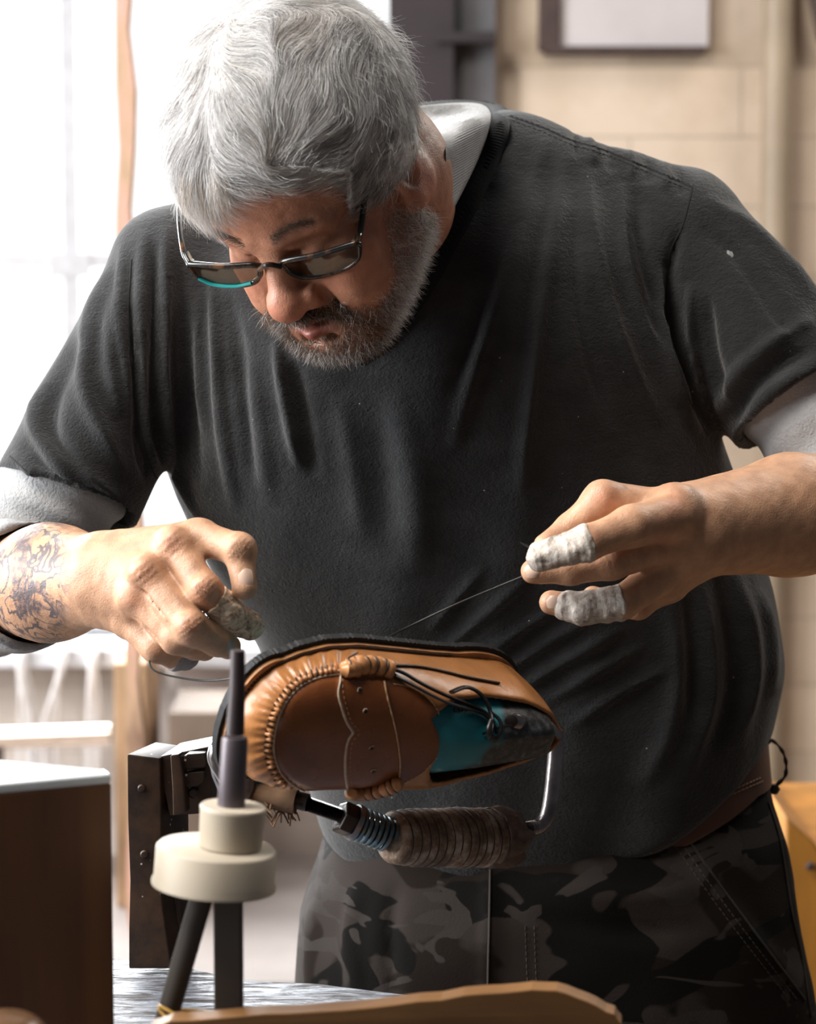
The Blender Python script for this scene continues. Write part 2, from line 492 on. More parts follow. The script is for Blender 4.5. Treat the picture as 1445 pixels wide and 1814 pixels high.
# amber wooden cabinet behind his hip
cb = thing('wooden_cabinet', 'amber wooden cabinet with a sloping top standing behind his hip at the right edge', 'cabinet')
AMB = simple('amber_varnished_wood', (.40, .165, .022), .5, var=.3, nscale=5, stretch=(3, 3, .5))
Yc = .75; a = P(1392, 1448, Yc); b = P(1442, 1492, Yc); 
out = [(a[0], Yc, 0), (a[0], Yc, a[2]), (b[0], Yc, b[2]), (b[0] + .012, Yc, b[2] - .02), (b[0] + .42, Yc, b[2] - .02), (b[0] + .42, Yc, 0)]
g = Geo(); g.prism(out, (0, .4, 0)); g.build('carcass', AMB, cb, smooth=False, bevel=.004)
g = Geo(); c_ = P(1433, 1532, Yc); g.lathe([(0, .003), (-.006, .005), (-.01, .003)], c_, (0, 1, 0), n=14); g.build('knob', FR, cb)
settle(cb, (b[0] + .2, Yc + .2, 0))
# low bench under the window with things on it
BENCHW = simple('pale_bench_paint', (.24, .205, .19), .6, var=.1, nscale=8)
bn = thing('low_bench', 'pale painted low bench standing against the wall under the window', 'bench')
zt = P(300, 1660, 2.0)[2]
g = Geo(); slab(g, -2.2, .35, 1.75, 2.55, zt - .05, zt); g.build('bench_top', BENCHW, bn, smooth=False, bevel=.004)
for x_ in (-2.1, -.9, .25):
    for y_ in (1.8, 2.45): g = Geo(); slab(g, x_ - .03, x_ + .03, y_ - .03, y_ + .03, 0, zt - .05); g.build('leg', BENCHW, bn, smooth=False)
g = Geo(); slab(g, -2.1, .28, 1.79, 1.81, zt - .18, zt - .05); g.build('apron', BENCHW, bn, smooth=False)
settle(bn, (-.9, 2.15, 0))
RAILW = simple('sunlit_pale_rail', (.85, .72, .62), .22, metal=.6, var=.1)  # pale warm colour paints in the sunlit highlights on the metal
def onb(py): return P(300, py, 2.0)[2]
rl = thing('steel_rail', 'shiny pale rail on two blocks catching the window light at the left', 'rail')
zr = P(100, 1312, 1.95)[2]; x0, x1 = P(-300, 1312, 1.95)[0], P(196, 1300, 1.95)[0]
g = Geo(); g.tube([(x0, 1.95, zr - .006), (x1, 1.95, zr + .010)], .017, sides=20); g.build('rail', RAILW, rl)
for x_ in (x0 + .05, x0 + .25):
    g = Geo(); slab(g, x_ - .02, x_ + .02, 1.93, 1.97, zt, zr - .012); g.build('block', FR, rl, smooth=False)
settle(rl, ((x0 + x1) / 2, 1.95, zt))
for nm, lab, x0, x1, yt, c in (('cardboard_box', 'brown box standing on the low bench behind the shoe jack', 300, 396, 1262, (.16, .115, .085)), ('wooden_crate', 'taller tan crate on the low bench behind the hanging threads', 205, 262, 1175, (.40, .25, .14))):
    a_, b_ = P(x0, 1300, 2.2), P(x1, 1300, 2.2); g = Geo(); slab(g, a_[0], b_[0], 2.18, 2.4, zt, P(x0, yt, 2.18)[2])
    tag(g.build(nm, simple(nm + '_surface', c, .7, nscale=9), smooth=False, bevel=.004), lab, 'box')
# hanks of white thread hanging in front of the window
TH = simple('white_linen_thread', (.72, .70, .70), .8, var=.06)
for k, (xa, xb, lab) in enumerate(((18, 30, 'hank of white thread hanging over the window sill at the left edge of the picture'), (95, 70, 'hank of white thread hanging over the sill, second from the left edge'), (150, 150, 'thick hank of white thread hanging over the sill beside the wooden upright'), (232, 240, 'hank of white thread hanging over the sill right of the wooden upright'), (292, 310, 'rightmost hank of white thread hanging over the window sill'))):
    g = Geo(); ys = YW - .15
    for q in range(16):
        r_ = random.Random(k * 50 + q); xt = P(xa + r_.uniform(-9, 9), 0, ys)[0]; xm = P(xb + r_.uniform(-17, 17), 0, ys)[0]; y_ = ys - r_.uniform(0, .03); z0 = zs + .004
        g.tube(smooth_path([(xt, ys + .06, z0), (xt, ys + .008, z0 + .002), (xt + .1 * (xm - xt), y_, z0 - .03), (xm, y_, z0 - .14), (xm + r_.uniform(-.01, .01), y_, z0 - r_.uniform(.2, .31))], 4), .0016, sides=5)
    o = g.build('thread_hank', TH); tag(o, lab, 'thread', 'hanks of white thread at the window'); o['kind'] = 'stuff'
# ================================================================== THE MAN
HX = np.array([.798, .013, .602]); HF = np.array([-.387, -.755, .530]); HU = np.array([-.461, .656, .597])
HF -= (HF @ HX) * HX; HF /= np.linalg.norm(HF); HX /= np.linalg.norm(HX); HU = np.cross(HX, HF) * 1.0
if HU[2] < 0: HU = -HU
CAMB = np.stack([RT, UP, -FWD], 1)
HR = CAMB @ np.stack([HX, HF, HU], 1)       # columns: the head's left, front and crown axes
N0 = P(481, 442, -0.155)                    # root of the nose
HS = 0.00096
FS = .86                                   # the lower face is compact
def H(x, f, u): return N0 + HR @ (np.array([x, f, u if u > -20 else -20 + (u + 20) * FS], float) * HS)
def toH(p):
    q = ((p - N0) @ HR) / HS; q = q.copy(); u = q[..., 2]; q[..., 2] = np.where(u > -20, u, -20 + (u + 20) / FS); return q
def hE(c, r, rot=None):
    R = HR if rot is None else HR @ rot
    return ELL(H(*c), np.array(r) * HS, R)
def hC(a, b, r1, r2): return RC(H(*a), H(*b), r1 * HS, r2 * HS)
def rotU(d):
    a = math.radians(d); return np.array([[math.cos(a), -math.sin(a), 0], [math.sin(a), math.cos(a), 0], [0, 0, 1]])
def rotX(d):
    a = math.radians(d); return np.array([[1, 0, 0], [0, math.cos(a), -math.sin(a)], [0, math.sin(a), math.cos(a)]])

body = Field()
mm = 0.001
def A(fn, k): body.add(fn, k * mm)
def S(fn, k): body.sub(fn, k * mm)
# head
A(hE((0, -92, 32), (74, 97, 84)), 5)
A(hE((0, -42, 36), (61, 41, 44)), 22)
A(hE((0, -48, -38), (58, 52, 74)), 26)
for s in (1, -1):
    A(hC((43 * s, -24, -30), (39 * s, -20, -60), 21, 24), 18)
    A(hC((46 * s, -66, -66), (24 * s, -16, -100), 22, 21), 20)
A(hE((0, -6, -104), (24, 18, 18)), 16)
A(hE((0, -12, -74), (33, 24, 27)), 14)
for s in (1, -1):
    A(hC((11 * s, -3, 10), (45 * s, -15, 11), 9, 8), 9)
    S(hE((30 * s, 4, -8), (17, 13, 10)), 9)
    A(hE((30 * s, -13, -9), (15, 13, 13)), 5)
    A(hC((20 * s, -2, 1), (44 * s, -14, 0), 4.2, 4.5), 4)       # folded upper lid
    A(hC((20 * s, -5, -20), (42 * s, -16, -19), 4, 4), 6)       # pouch under the eye
A(hC((0, -5, 3), (0, 15, -34), 8.5, 11), 9)
A(hE((0, 18, -42), (16, 14, 13.5)), 7)
for s in (1, -1):
    A(hE((16.5 * s, 7, -45), (8, 11, 9.5)), 5)
    S(hC((8 * s, 12, -60), (8 * s, 8, -49), 3.4, 2.6), 3)
    S(hC((24 * s, 5, -44), (33 * s, -1, -70), 1.8, 1.8), 7)     # crease from nose to mouth
    S(hC((20 * s, -1, -5), (42 * s, -11, -4), 0.9, 0.9), 2)     # lid crease
    S(hC((21 * s, 0, -13), (41 * s, -9, -13), 1.0, 0.9), 2)     # closed lash line
    S(hC((48 * s, -17, -2), (60 * s, -30, 4), 0.8, 0.5), 3)
    S(hC((48 * s, -18, -8), (60 * s, -30, -8), 0.8, 0.5), 3)
    S(hC((46 * s, -14, -14), (57 * s, -27, -18), 0.8, 0.5), 3)
    S(hC((5 * s, 2, 6), (7 * s, -1, 22), 1.2, 0.6), 5)
for u in (30, 40, 50): S(hC((-30, -3, u), (30, -3, u), 0.6, 0.6), 6)
A(hC((-20, 3, -71), (0, 12, -68.5), 4, 5.2), 4); A(hC((20, 3, -71), (0, 12, -68.5), 4, 5.2), 4)
A(hC((-18, 3, -79), (0, 12, -80.5), 5, 6.5), 4); A(hC((18, 3, -79), (0, 12, -80.5), 5, 6.5), 4)
S(hE((0, 13, -74.5), (21, 12, 1.9)), 3)
S(hC((-12, 9, -92), (12, 9, -92), 3, 3), 7)
for s in (1, -1):
    A(hE((72 * s, -88, -10), (6.5, 19, 31), rotX(-8)), 5)
    A(hE((72 * s, -80, -33), (6.5, 10, 13)), 5)
    S(hE((79 * s, -84, -6), (7, 11, 18)), 3)
# neck and trunk
A(RC(H(6, -118, -42), P(668, 410, .088), .0625, .064), 22)
A(RC(P(690, 470, .10), P(1160, 455, .115), .062, .045), 30)
A(RC(P(660, 470, .10), P(310, 500, .07), .060, .038), 30)
A(RC(P(740, 640, .14), P(900, 1250, .17), .12, .14), 40)
# arms: his right (seen at the left), then his left
A(RC(P(300, 500, .07), P(112, 860, .035), .040, .040), 30)
A(RC(P(112, 860, .035), P(-40, 1040, .01), .040, .041), 12)
A(RC(P(-40, 1040, .01), P(90, 1032, -.115), .042, .0405), 16)
A(RC(P(90, 1032, -.115), P(185, 1028, -.165), .0405, .0318), 14)
A(RC(P(1200, 440, .09), P(1432, 712, .045), .042, .044), 30)
A(RC(P(1432, 712, .045), P(1560, 905, .0), .044, .044), 12)
A(RC(P(1560, 905, .0), P(1400, 912, -.105), .050, .0425), 16)
A(RC(P(1400, 912, -.105), P(1225, 938, -.165), .0425, .0335), 14)
# his right hand: back of the hand towards the lens, reaching for the shoe
def chain(pts, rad, k=4):
    q = [P(*p) for p in pts]
    for i in range(len(q) - 1): A(RC(q[i], q[i + 1], rad[i] * mm, rad[i + 1] * mm), k)
W1 = (185, 1026, -.168)
for m, r in (((306, 968, -.196), 14), ((258, 1018, -.206), 14), ((240, 1062, -.200), 13.5), ((226, 1098, -.188), 13)):
    A(RC(P(W1[0], W1[1] + (m[1] - 1026) * .35, W1[2]), P(*m), .0215, r * mm), 11)
A(RC(P(190, 1000, -.165), P(318, 968, -.172), .021, .014), 10)
A(ELL(P(240, 1040, -.175), (.028, .020, .024)), 10)
chain([(306, 966, -.198), (362, 1044, -.222), (408, 1088, -.214), (440, 1108, -.205)], (12.2, 11.6, 9.6, 8.6))
chain([(262, 1018, -.208), (336, 1112, -.232), (384, 1136, -.214), (405, 1146, -.203)], (12.0, 12.0, 10.2, 8.8))
chain([(246, 1060, -.205), (312, 1130, -.222), (345, 1144, -.200), (362, 1150, -.190)], (12.0, 11.2, 9.4, 8.4))
chain([(228, 1098, -.190), (276, 1146, -.205), (308, 1160, -.190), (326, 1164, -.182)], (11.5, 10.8, 9.4, 8.4))
chain([(225, 985, -.170), (352, 952, -.190), (424, 974, -.212), (434, 1040, -.222)], (17, 12.6, 10.8, 8.6), 7)
for p in ((306, 962, -.206), (256, 1012, -.216), (236, 1058, -.210)): A(ELL(P(*p), (.0105, .0085, .0095)), 7)
for p in ((362, 1040, -.230), (337, 1106, -.241), (424, 969, -.219)): A(ELL(P(*p), (.0095, .008, .0088)), 4)
for a, b in (((278, 978, -.216), (352, 1070, -.240)), ((250, 1036, -.218), (318, 1120, -.238)), ((236, 1080, -.212), (290, 1142, -.226))):
    S(RC(P(*a), P(*b), .0008, .0008), 3)
for c0, dx, dy in (((362, 1040), 1, -.95), ((337, 1106), .95, -.75), ((424, 972), .6, -1)):   # knuckle folds
    for t in (-9, 0, 9):
        nx, ny = -dy, dx
        cx, cy = c0[0] + nx * t * .7, c0[1] + ny * t * .7
        S(RC(P(cx - dx * 16, cy - dy * 16, -.246), P(cx + dx * 16, cy + dy * 16, -.246), .0062, .0062), 2) if False else None
# his left hand: thumb towards the lens, pinching the needle
A(RC(P(1222, 938, -.168), P(1068, 888, -.186), .026, .0145), 12)
A(RC(P(1222, 950, -.165), P(1150, 970, -.178), .027, .020), 12)
A(RC(P(1215, 965, -.160), P(1160, 1022, -.170), .024, .0165), 12)
A(ELL(P(1195, 895, -.190), (.017, .015, .016)), 10)
A(RC(P(1200, 1000, -.165), P(1185, 1035, -.16), .018, .014), 10)
chain([(1068, 886, -.188), (1010, 938, -.190), (966, 966, -.204)], (13.6, 10.4, 8.2), 5)
chain([(1195, 915, -.195), (1118, 932, -.226), (1040, 962, -.244), (962, 985, -.238)], (17, 13.8, 11.4, 8.8), 6)
chain([(1155, 970, -.190), (1082, 997, -.214), (1010, 1010, -.214), (944, 1012, -.214)], (14, 11.6, 10, 8.6), 4)
chain([(1165, 1022, -.180), (1102, 1068, -.200), (1035, 1078, -.200), (976, 1067, -.194)], (14, 11.2, 9.8, 8.4), 4)
chain([(1180, 1035, -.155), (1130, 1072, -.165), (1080, 1070, -.160), (1050, 1058, -.158)], (12, 10, 9, 8), 4)
S(RC(P(1160, 905, -.250), P(1078, 962, -.262), .0012, .001), 4)
S(RC(P(1165, 955, -.232), P(1100, 978, -.238), .001, .001), 4)
S(RC(P(1170, 1000, -.215), P(1090, 1032, -.222), .001, .001), 4)

HB = float(globals().get('HB', 0.0017))
lo = np.minimum(P(-110, 1250, .33), P(-110, -80, .33)); hi = np.array([.52, .40, P(0, -90, -.1)[2]])
BLO = np.array([-.40, -.34, P(0, 1250, 0)[2]]); BHI = np.array([.44, .34, P(0, -110, 0)[2]])
Vb, Fb = polygonise(body, BLO, BHI, HB, slack=1.9)
Vb = relax(Vb, Fb, 1, 0.35)
Nb = mesh_normals(Vb, Fb)
px = project(Vb)
# fine skin relief: pores, knuckle folds and tendons follow the hands
def folds_on_skin(cx, cy, ang, n, half, pitch, amp, ymax=-.19):
    global Vb
    a = math.radians(ang); ax = np.array([math.cos(a), math.sin(a)])      # along the finger
    q = px - np.array([cx, cy]); s = q @ ax; t = q @ np.array([-ax[1], ax[0]])
    w = np.exp(-(s / (pitch * n * .5)) ** 2) * np.exp(-(t / half) ** 4) * (Nb @ -FWD > 0.15) * (Vb[:, 1] < ymax)
    Vb = Vb - Nb * (amp * w * (0.5 + 0.5 * np.cos(2 * math.pi * s / pitch + 0.6 * np.sin(t * .3))))[:, None]
folds_on_skin(362, 1042, 50, 3, 26, 9, .0011)
folds_on_skin(338, 1110, 52, 3, 26, 9, .0013)
folds_on_skin(424, 972, 40, 3, 24, 9, .0010)
folds_on_skin(306, 968, 50, 3, 24, 12, .0008)
folds_on_skin(258, 1018, 50, 3, 24, 12, .0009)
folds_on_skin(1040, 962, 160, 2, 26, 10, .0006)
folds_on_skin(1082, 1000, 165, 2, 26, 9, .0007)
HL = toH(Vb)
Vb = Vb + Nb * (vnoise(Vb, 420, .2) * .00012 + vnoise(Vb, 130, .5) * .00018)[:, None]

# skin tones that belong to the skin (lips, nose, knuckles) kept as a colour attribute
col = np.tile(np.array([0.43, 0.205, 0.125]), (len(Vb), 1))
def tint(w, c):
    global col
    w = np.clip(w, 0, 1)[:, None]; col = col * (1 - w) + np.array(c) * w
def blob(c, r): return np.exp(-(((HL - np.array(c)) / np.array(r)) ** 2).sum(1))
tint(blob((0, 20, -44), (20, 22, 18)) * .6, (.50, .17, .11))
tint((blob((42, -10, -34), (24, 20, 20)) + blob((-42, -10, -34), (24, 20, 20))) * .5, (.50, .185, .115))
tint((blob((32, -2, -8), (16, 16, 9)) + blob((-32, -2, -8), (16, 16, 9))) * .6, (.34, .155, .10))
tint(blob((0, 0, 45), (55, 40, 28)) * .45, (.48, .20, .125))
tint((blob((80, -98, -30), (14, 26, 34))) * .5, (.50, .18, .12))
lipw = np.exp(-((HL[:, 2] + 70.0) / 4.2) ** 4) + np.exp(-((HL[:, 2] + 80.0) / 6.0) ** 4)
tint(lipw * (np.abs(HL[:, 0]) < 22) * (HL[:, 1] > 3) * (HL[:, 1] < 24) * (1 - (np.abs(HL[:, 0]) / 24) ** 3), (.24, .062, .042))
isarm = (px[:, 1] > 780) & (Vb[:, 1] < 0.05)
tint(isarm * .62, (.58, .365, .225))
for c in ((306, 965), (258, 1015), (362, 1040), (338, 1108), (238, 1062), (1068, 878), (1195, 890), (1040, 955), (1170, 950)):
    tint(isarm * np.exp(-((px - np.array(c)) ** 2).sum(1) / 22 ** 2) * .35, (.55, .22, .14))
tat = isarm * (px[:, 0] < 128) * np.clip((130 - px[:, 0]) / 30, 0, 1)
tat2 = np.exp(-(((px - np.array((1118, 858))) / np.array((17, 8))) ** 2).sum(1) * 1.2) * isarm

t = NT('skin')
at = t.n.new('ShaderNodeAttribute'); at.attribute_name = 'skin_tone'
v = t.coords()
mott = t.ramp(t.noise(v, 90, 5), [(0.3, (.80, .74, .72)), (0.7, (1.12, 1.08, 1.05))])
c1 = t.mix(1.0, at.outputs['Color'], mott, 'MULTIPLY')
# inked lines on the forearm
tt = t.n.new('ShaderNodeAttribute'); tt.attribute_name = 'tattoo'
n1 = t.noise(t.coords((1, 1, 1)), 38, 3, .5, 1.6)
lines = t.math('ABSOLUTE', t.math('SUBTRACT', n1, 0.5))
ink = t.ramp(lines, [(0.022, 1.0), (0.045, 0.0)])
n2 = t.noise(t.coords((1, 1, 1)), 22, 4, .6, .8)
ink2 = t.ramp(n2, [(0.50, 0.0), (0.54, 1.0)])
spk = t.ramp(t.noise(v, 260, 3), [(0.35, 0.35), (0.6, 1.0)])
inkall = t.math('MULTIPLY', t.math('MAXIMUM', ink, t.math('MULTIPLY', ink2, spk)), t.math('MULTIPLY', tt.outputs['Fac'], 0.85))
c2 = t.mix(inkall, c1, (0.045, 0.050, 0.075))
t.set(Base_Color=c2, Roughness=0.47)
t.b.inputs['Subsurface Weight'].default_value = 0.12
t.b.inputs['Subsurface Radius'].default_value = (0.008, 0.003, 0.0015)
t.b.inputs['Subsurface Scale'].default_value = 0.6
b1 = t.bump(t.noise(v, 800, 3), 0.5, 0.0006)
t.bump(t.noise(t.coords((1, 1, 1)), 240, 4, .6, .4), 0.35, 0.0009, b1)
SKIN = t.m

person = thing('person', 'grey-haired bearded man in a dark grey T-shirt leaning over the shoe to stitch it', 'person')
def set_attr(o, name, arr, colour=True):
    me = o.data
    if colour:
        a = me.color_attributes.new(name, 'FLOAT_COLOR', 'POINT')
        a.data.foreach_set('color', np.concatenate([arr, np.ones((len(arr), 1))], 1).astype(np.float32).ravel())
    else:
        a = me.attributes.new(name, 'FLOAT', 'POINT'); a.data.foreach_set('value', np.asarray(arr, np.float32))
bo = mk_mesh('body', Vb, Fb, SKIN, person)
set_attr(bo, 'skin_tone', np.clip(col, 0, 1)); set_attr(bo, 'tattoo', np.clip(tat + tat2, 0, 1), False)
body_bvh = bvh_of(Vb, Fb)
# ------------------------------------------------------------------ clothes
YC = 0.135                      # depth of the trunk's middle
def zc(py): return P(740, py, YC)[2]
def xc(px_, py): return P(px_, py, YC)[0]
def loft(rows, n=2.4, zlo=None, zhi=None, kx=.03):
    """rows: (py, left px, right px, front Y, back Y) -> a soft trunk-like solid"""
    z = np.array([zc(r[0]) for r in rows]); l = np.array([xc(r[1], r[0]) for r in rows]); r_ = np.array([xc(r[2], r[0]) for r in rows])
    f = np.array([r[3] for r in rows]); b = np.array([r[4] for r in rows])
    zz = np.linspace(z.min(), z.max(), 240); od = np.argsort(z)
    def cur(v):
        q = np.interp(zz, z[od], v[od]); ker = np.exp(-np.linspace(-2, 2, 25) ** 2); ker /= ker.sum()
        return np.convolve(np.pad(q, 12, mode='edge'), ker, 'valid')
    cx, ax, cy, ay = cur((l + r_) / 2), cur((r_ - l) / 2), cur((f + b) / 2), cur((b - f) / 2)
    zl = zc(zlo) if zlo else z.min(); zh = zc(zhi) if zhi else z.max()
    def fn(p):
        A_ = np.interp(p[:, 2], zz, ax); B_ = np.interp(p[:, 2], zz, ay)
        X = np.interp(p[:, 2], zz, cx); Y = np.interp(p[:, 2], zz, cy)
        rho = (np.abs((p[:, 0] - X) / A_) ** n + np.abs((p[:, 1] - Y) / B_) ** n) ** (1 / n)
        d = (rho - 1) * np.minimum(A_, B_)
        d = -smin(-d, -(p[:, 2] - zh), kx); return -smin(-d, -(zl - p[:, 2]), .004)
    fn.sec = lambda zq: (np.interp(zq, zz, cx), np.interp(zq, zz, ax), np.interp(zq, zz, cy), np.interp(zq, zz, ay))
    return fn
def sleeve(a, b, r1, r2, n=None, inner=.0075, depth=.05):
    """a sleeve with an open hem at b; n: normal of the hem plane"""
    a = np.asarray(a); b = np.asarray(b); ax = (b - a) / np.linalg.norm(b - a)
    n = ax if n is None else np.asarray(n) / np.linalg.norm(n)
    o = RC(a, b + ax * .03, r1, r2); L = np.linalg.norm(b - a) + .03; rr = lambda q: r1 + (r2 - r1) * q / L - inner
    i = RC(b - ax * depth, b + ax * .05, rr(L - .03 - depth), rr(L + .02))
    def fn(p):
        d = np.maximum(o(p), (p - b) @ n - .0)
        return np.maximum(d, -i(p))
    return fn

shirt = Field()
trunk = loft([(300, 420, 1110, .05, .22), (360, 330, 1190, .02, .25), (460, 268, 1222, -.015, .27), (600, 262, 1238, -.035, .28),
              (780, 278, 1272, -.035, .29), (900, 322, 1322, -.028, .30), (1050, 405, 1372, -.015, .31), (1180, 470, 1388, -.006, .31),
              (1300, 515, 1366, .0, .31), (1420, 548, 1345, .012, .31), (1540, 575, 1330, .03, .31)], zhi=292, kx=.05)
hem = [(520, 1425), (575, 1478), (640, 1505), (760, 1520), (900, 1520), (1010, 1497), (1110, 1462), (1200, 1418), (1290, 1362), (1360, 1300), (1420, 1262)]
hx = np.array([xc(a, b) for a, b in hem]); hz = np.array([zc(b) for a, b in hem])
shirt.add(trunk, .01)
shirt.add(RC(P(885, 320, .115), P(1195, 414, .11), .0535, .0500), .03)      # his left shoulder
shirt.add(RC(P(620, 400, .11), P(308, 482, .08), .050, .042), .03)        # his right shoulder
shirt.add(RC(P(660, 330, .15), P(860, 330, .16), .055, .055), .03)
shirt.add(RC(P(700, 306, .185), P(862, 308, .170), .046, .046), .03)
shirt.add(sleeve(P(1222, 420, .09), P(1432, 712, .045), .047, .069, n=P(1432, 712, .045) - P(1222, 420, .09) + np.array([-.02, -.02, 0])), .022)
shirt.add(sleeve(P(300, 486, .06), P(119, 884, .030), .046, .0630, n=P(128, 862, .03) - P(300, 486, .06) + np.array([.012, -.03, 0])), .022)
shirt.cut(lambda p: (np.interp(p[:, 0], hx, hz) - p[:, 2]) * .8, .004)
SB = float(globals().get('SHB', 0.0032))
Vs, Fs = polygonise(shirt, np.array([-.37, -.10, P(740, 1560, .13)[2]]), np.array([.42, .40, P(0, 150, .13)[2]]), SB)
Vs = relax(Vs, Fs, 1, .3)

def ridge_all(V, F, ridges):
    N = mesh_normals(V, F); V = V.copy()
    q = project(V); face = np.clip((N @ -FWD) * 2.2, 0, 1)
    D = np.zeros(len(V))
    for poly, amp, w in ridges:
        pl = smooth_path([(a, b) for a, b in poly], 5)
        m = (q[:, 0] > pl[:, 0].min() - 4 * w) & (q[:, 0] < pl[:, 0].max() + 4 * w) & (q[:, 1] > pl[:, 1].min() - 4 * w) & (q[:, 1] < pl[:, 1].max() + 4 * w)
        if not m.any(): continue
        d, tt, sd = seg_dist(q[m], pl)
        fade = np.clip(np.minimum(tt, 1 - tt) * 4, 0, 1) ** .7
        fade = np.where((tt < 1e-6) | (tt > 1 - 1e-6), 0, fade)
        D[m] += amp * .001 * np.exp(-(d / w) ** 2) * fade
    return V + N * (D * face)[:, None]
R_ = []
def rd(amp, w, *pts): R_.append((pts, amp * (1.3 if pts[0][0] < 560 else 1.12), w))
# long drapes at his right side (left of the frame)
rd(6, 9, (258, 410), (250, 560), (252, 660), (268, 800), (320, 905))
rd(7, 8, (296, 400), (292, 560), (290, 680), (300, 800), (338, 890), (372, 930))
rd(-5, 12, (275, 430), (270, 600), (276, 760), (310, 880))
rd(-6, 11, (232, 540), (240, 680), (256, 800), (292, 900))
rd(5, 9, (222, 430), (216, 560), (228, 680), (240, 760))
rd(-4, 12, (322, 430), (326, 560), (340, 720), (360, 860))
rd(5, 9, (374, 480), (382, 600), (392, 720), (408, 830), (420, 900))
rd(-4, 12, (405, 520), (424, 640), (440, 760), (452, 860))
rd(4, 10, (350, 520), (352, 640), (362, 760))
rd(6, 9, (486, 600), (500, 680), (516, 760), (530, 830))
rd(-4, 12, (520, 640), (540, 740), (556, 850))
rd(3, 16, (440, 640), (460, 760), (478, 900))
rd(3, 20, (600, 700), (620, 820), (640, 960))
rd(3, 26, (700, 690), (730, 860), (740, 1020))
rd(-3, 26, (660, 700), (680, 850), (690, 1000))
# his left side: drapes falling from the collar and the shoulder
rd(5, 13, (968, 245), (930, 360), (886, 500), (840, 650), (800, 800))
rd(-4, 14, (950, 290), (905, 420), (856, 560), (800, 700))
rd(5, 13, (1010, 250), (980, 400), (958, 560), (936, 740), (920, 880))
rd(-4, 14, (990, 300), (950, 470), (920, 640))
rd(5, 12, (1040, 300), (1052, 420), (1080, 540), (1120, 650), (1168, 760))
rd(-4, 13, (1020, 340), (1020, 480), (1040, 620), (1090, 760))
rd(5, 10, (1100, 320), (1104, 430), (1130, 540), (1170, 640), (1200, 720))
rd(-4, 10, (1128, 330), (1140, 440), (1170, 540), (1200, 620))
rd(7, 9, (1180, 470), (1172, 560), (1180, 640), (1212, 730), (1236, 770))
rd(-9, 9, (1208, 400), (1188, 470), (1192, 560), (1210, 650), (1250, 760))
rd(8, 9, (1222, 500), (1222, 580), (1236, 670), (1268, 770))
rd(-5, 10, (1250, 520), (1262, 620), (1290, 720))
# sleeve of his left arm
rd(5, 13, (1250, 350), (1320, 400), (1400, 470), (1450, 530))
rd(-4, 13, (1240, 400), (1310, 460), (1380, 560), (1440, 620))
rd(6, 14, (1445, 560), (1380, 600), (1310, 660), (1270, 740))
rd(-6, 12, (1450, 612), (1390, 640), (1330, 690), (1290, 760))
rd(5, 12, (1450, 650), (1400, 672), (1340, 720), (1310, 770))
rd(4, 9, (1300, 790), (1370, 738), (1450, 672))
# sleeve of his right arm
rd(6, 16, (190, 470), (160, 580), (150, 680), (190, 780), (240, 860))
rd(-6, 16, (150, 600), (100, 680), (90, 760), (130, 830), (200, 900))
rd(5, 14, (110, 640), (60, 740), (90, 800), (160, 850), (240, 900))
rd(-5, 12, (40, 780), (100, 850), (180, 905))
rd(4, 8, (20, 800), (90, 868), (170, 915), (245, 945))
rd(4, 12, (205, 520), (196, 640), (214, 740))
# belly: creases running up to the right, soft drapes at the side
for k, (a, b) in enumerate([((820, 1190), (1010, 1060)), ((860, 1215), (1060, 1085)), ((900, 1235), (1110, 1110)), ((950, 1255), (1150, 1140)), ((780, 1160), (940, 1020)), ((1000, 1290), (1190, 1180)), ((760, 1120), (860, 1000))]):
    rd(3.2 if k % 2 else 3.8, 9, a, ((a[0] + b[0]) / 2 + 6, (a[1] + b[1]) / 2 - 8), b)
rd(5, 14, (1300, 1010), (1330, 1120), (1336, 1220), (1300, 1330))
rd(-5, 14, (1268, 1010), (1295, 1120), (1300, 1230), (1260, 1340))
rd(5, 14, (1236, 1020), (1258, 1130), (1262, 1240), (1220, 1360))
rd(4, 16, (1180, 1040), (1200, 1180), (1180, 1300), (1130, 1400))
rd(-4, 14, (1210, 1030), (1228, 1150), (1220, 1280))
rd(4, 12, (1345, 1040), (1366, 1130), (1366, 1230))
rd(4, 14, (520, 1200), (560, 1300), (620, 1400)); rd(4, 14, (600, 1440), (760, 1470), (900, 1460))
# bunching along the shoulder seam
for k, (x, y) in enumerate([(1010, 232), (1040, 242), (1075, 252), (1110, 265), (1140, 276), (1170, 288), (1200, 298)]):
    rd(3.4 if k % 2 else -2.8, 8, (x, y), (x + 8, y + 26), (x + 6, y + 52))
Vs = ridge_all(Vs, Fs, R_)
# waves in the cloth that run with the hang of the shirt
Ns = mesh_normals(Vs, Fs)
sq = Vs * np.array([1.0, .8, .28])
Vs = Vs + Ns * (vnoise(sq, 75, 1.1) * .0016 + vnoise(Vs, 38, 1.7) * .0018 + vnoise(sq, 150, 2.1) * .0005)[:, None]
shirt_bvh = bvh_of(Vs, Fs)

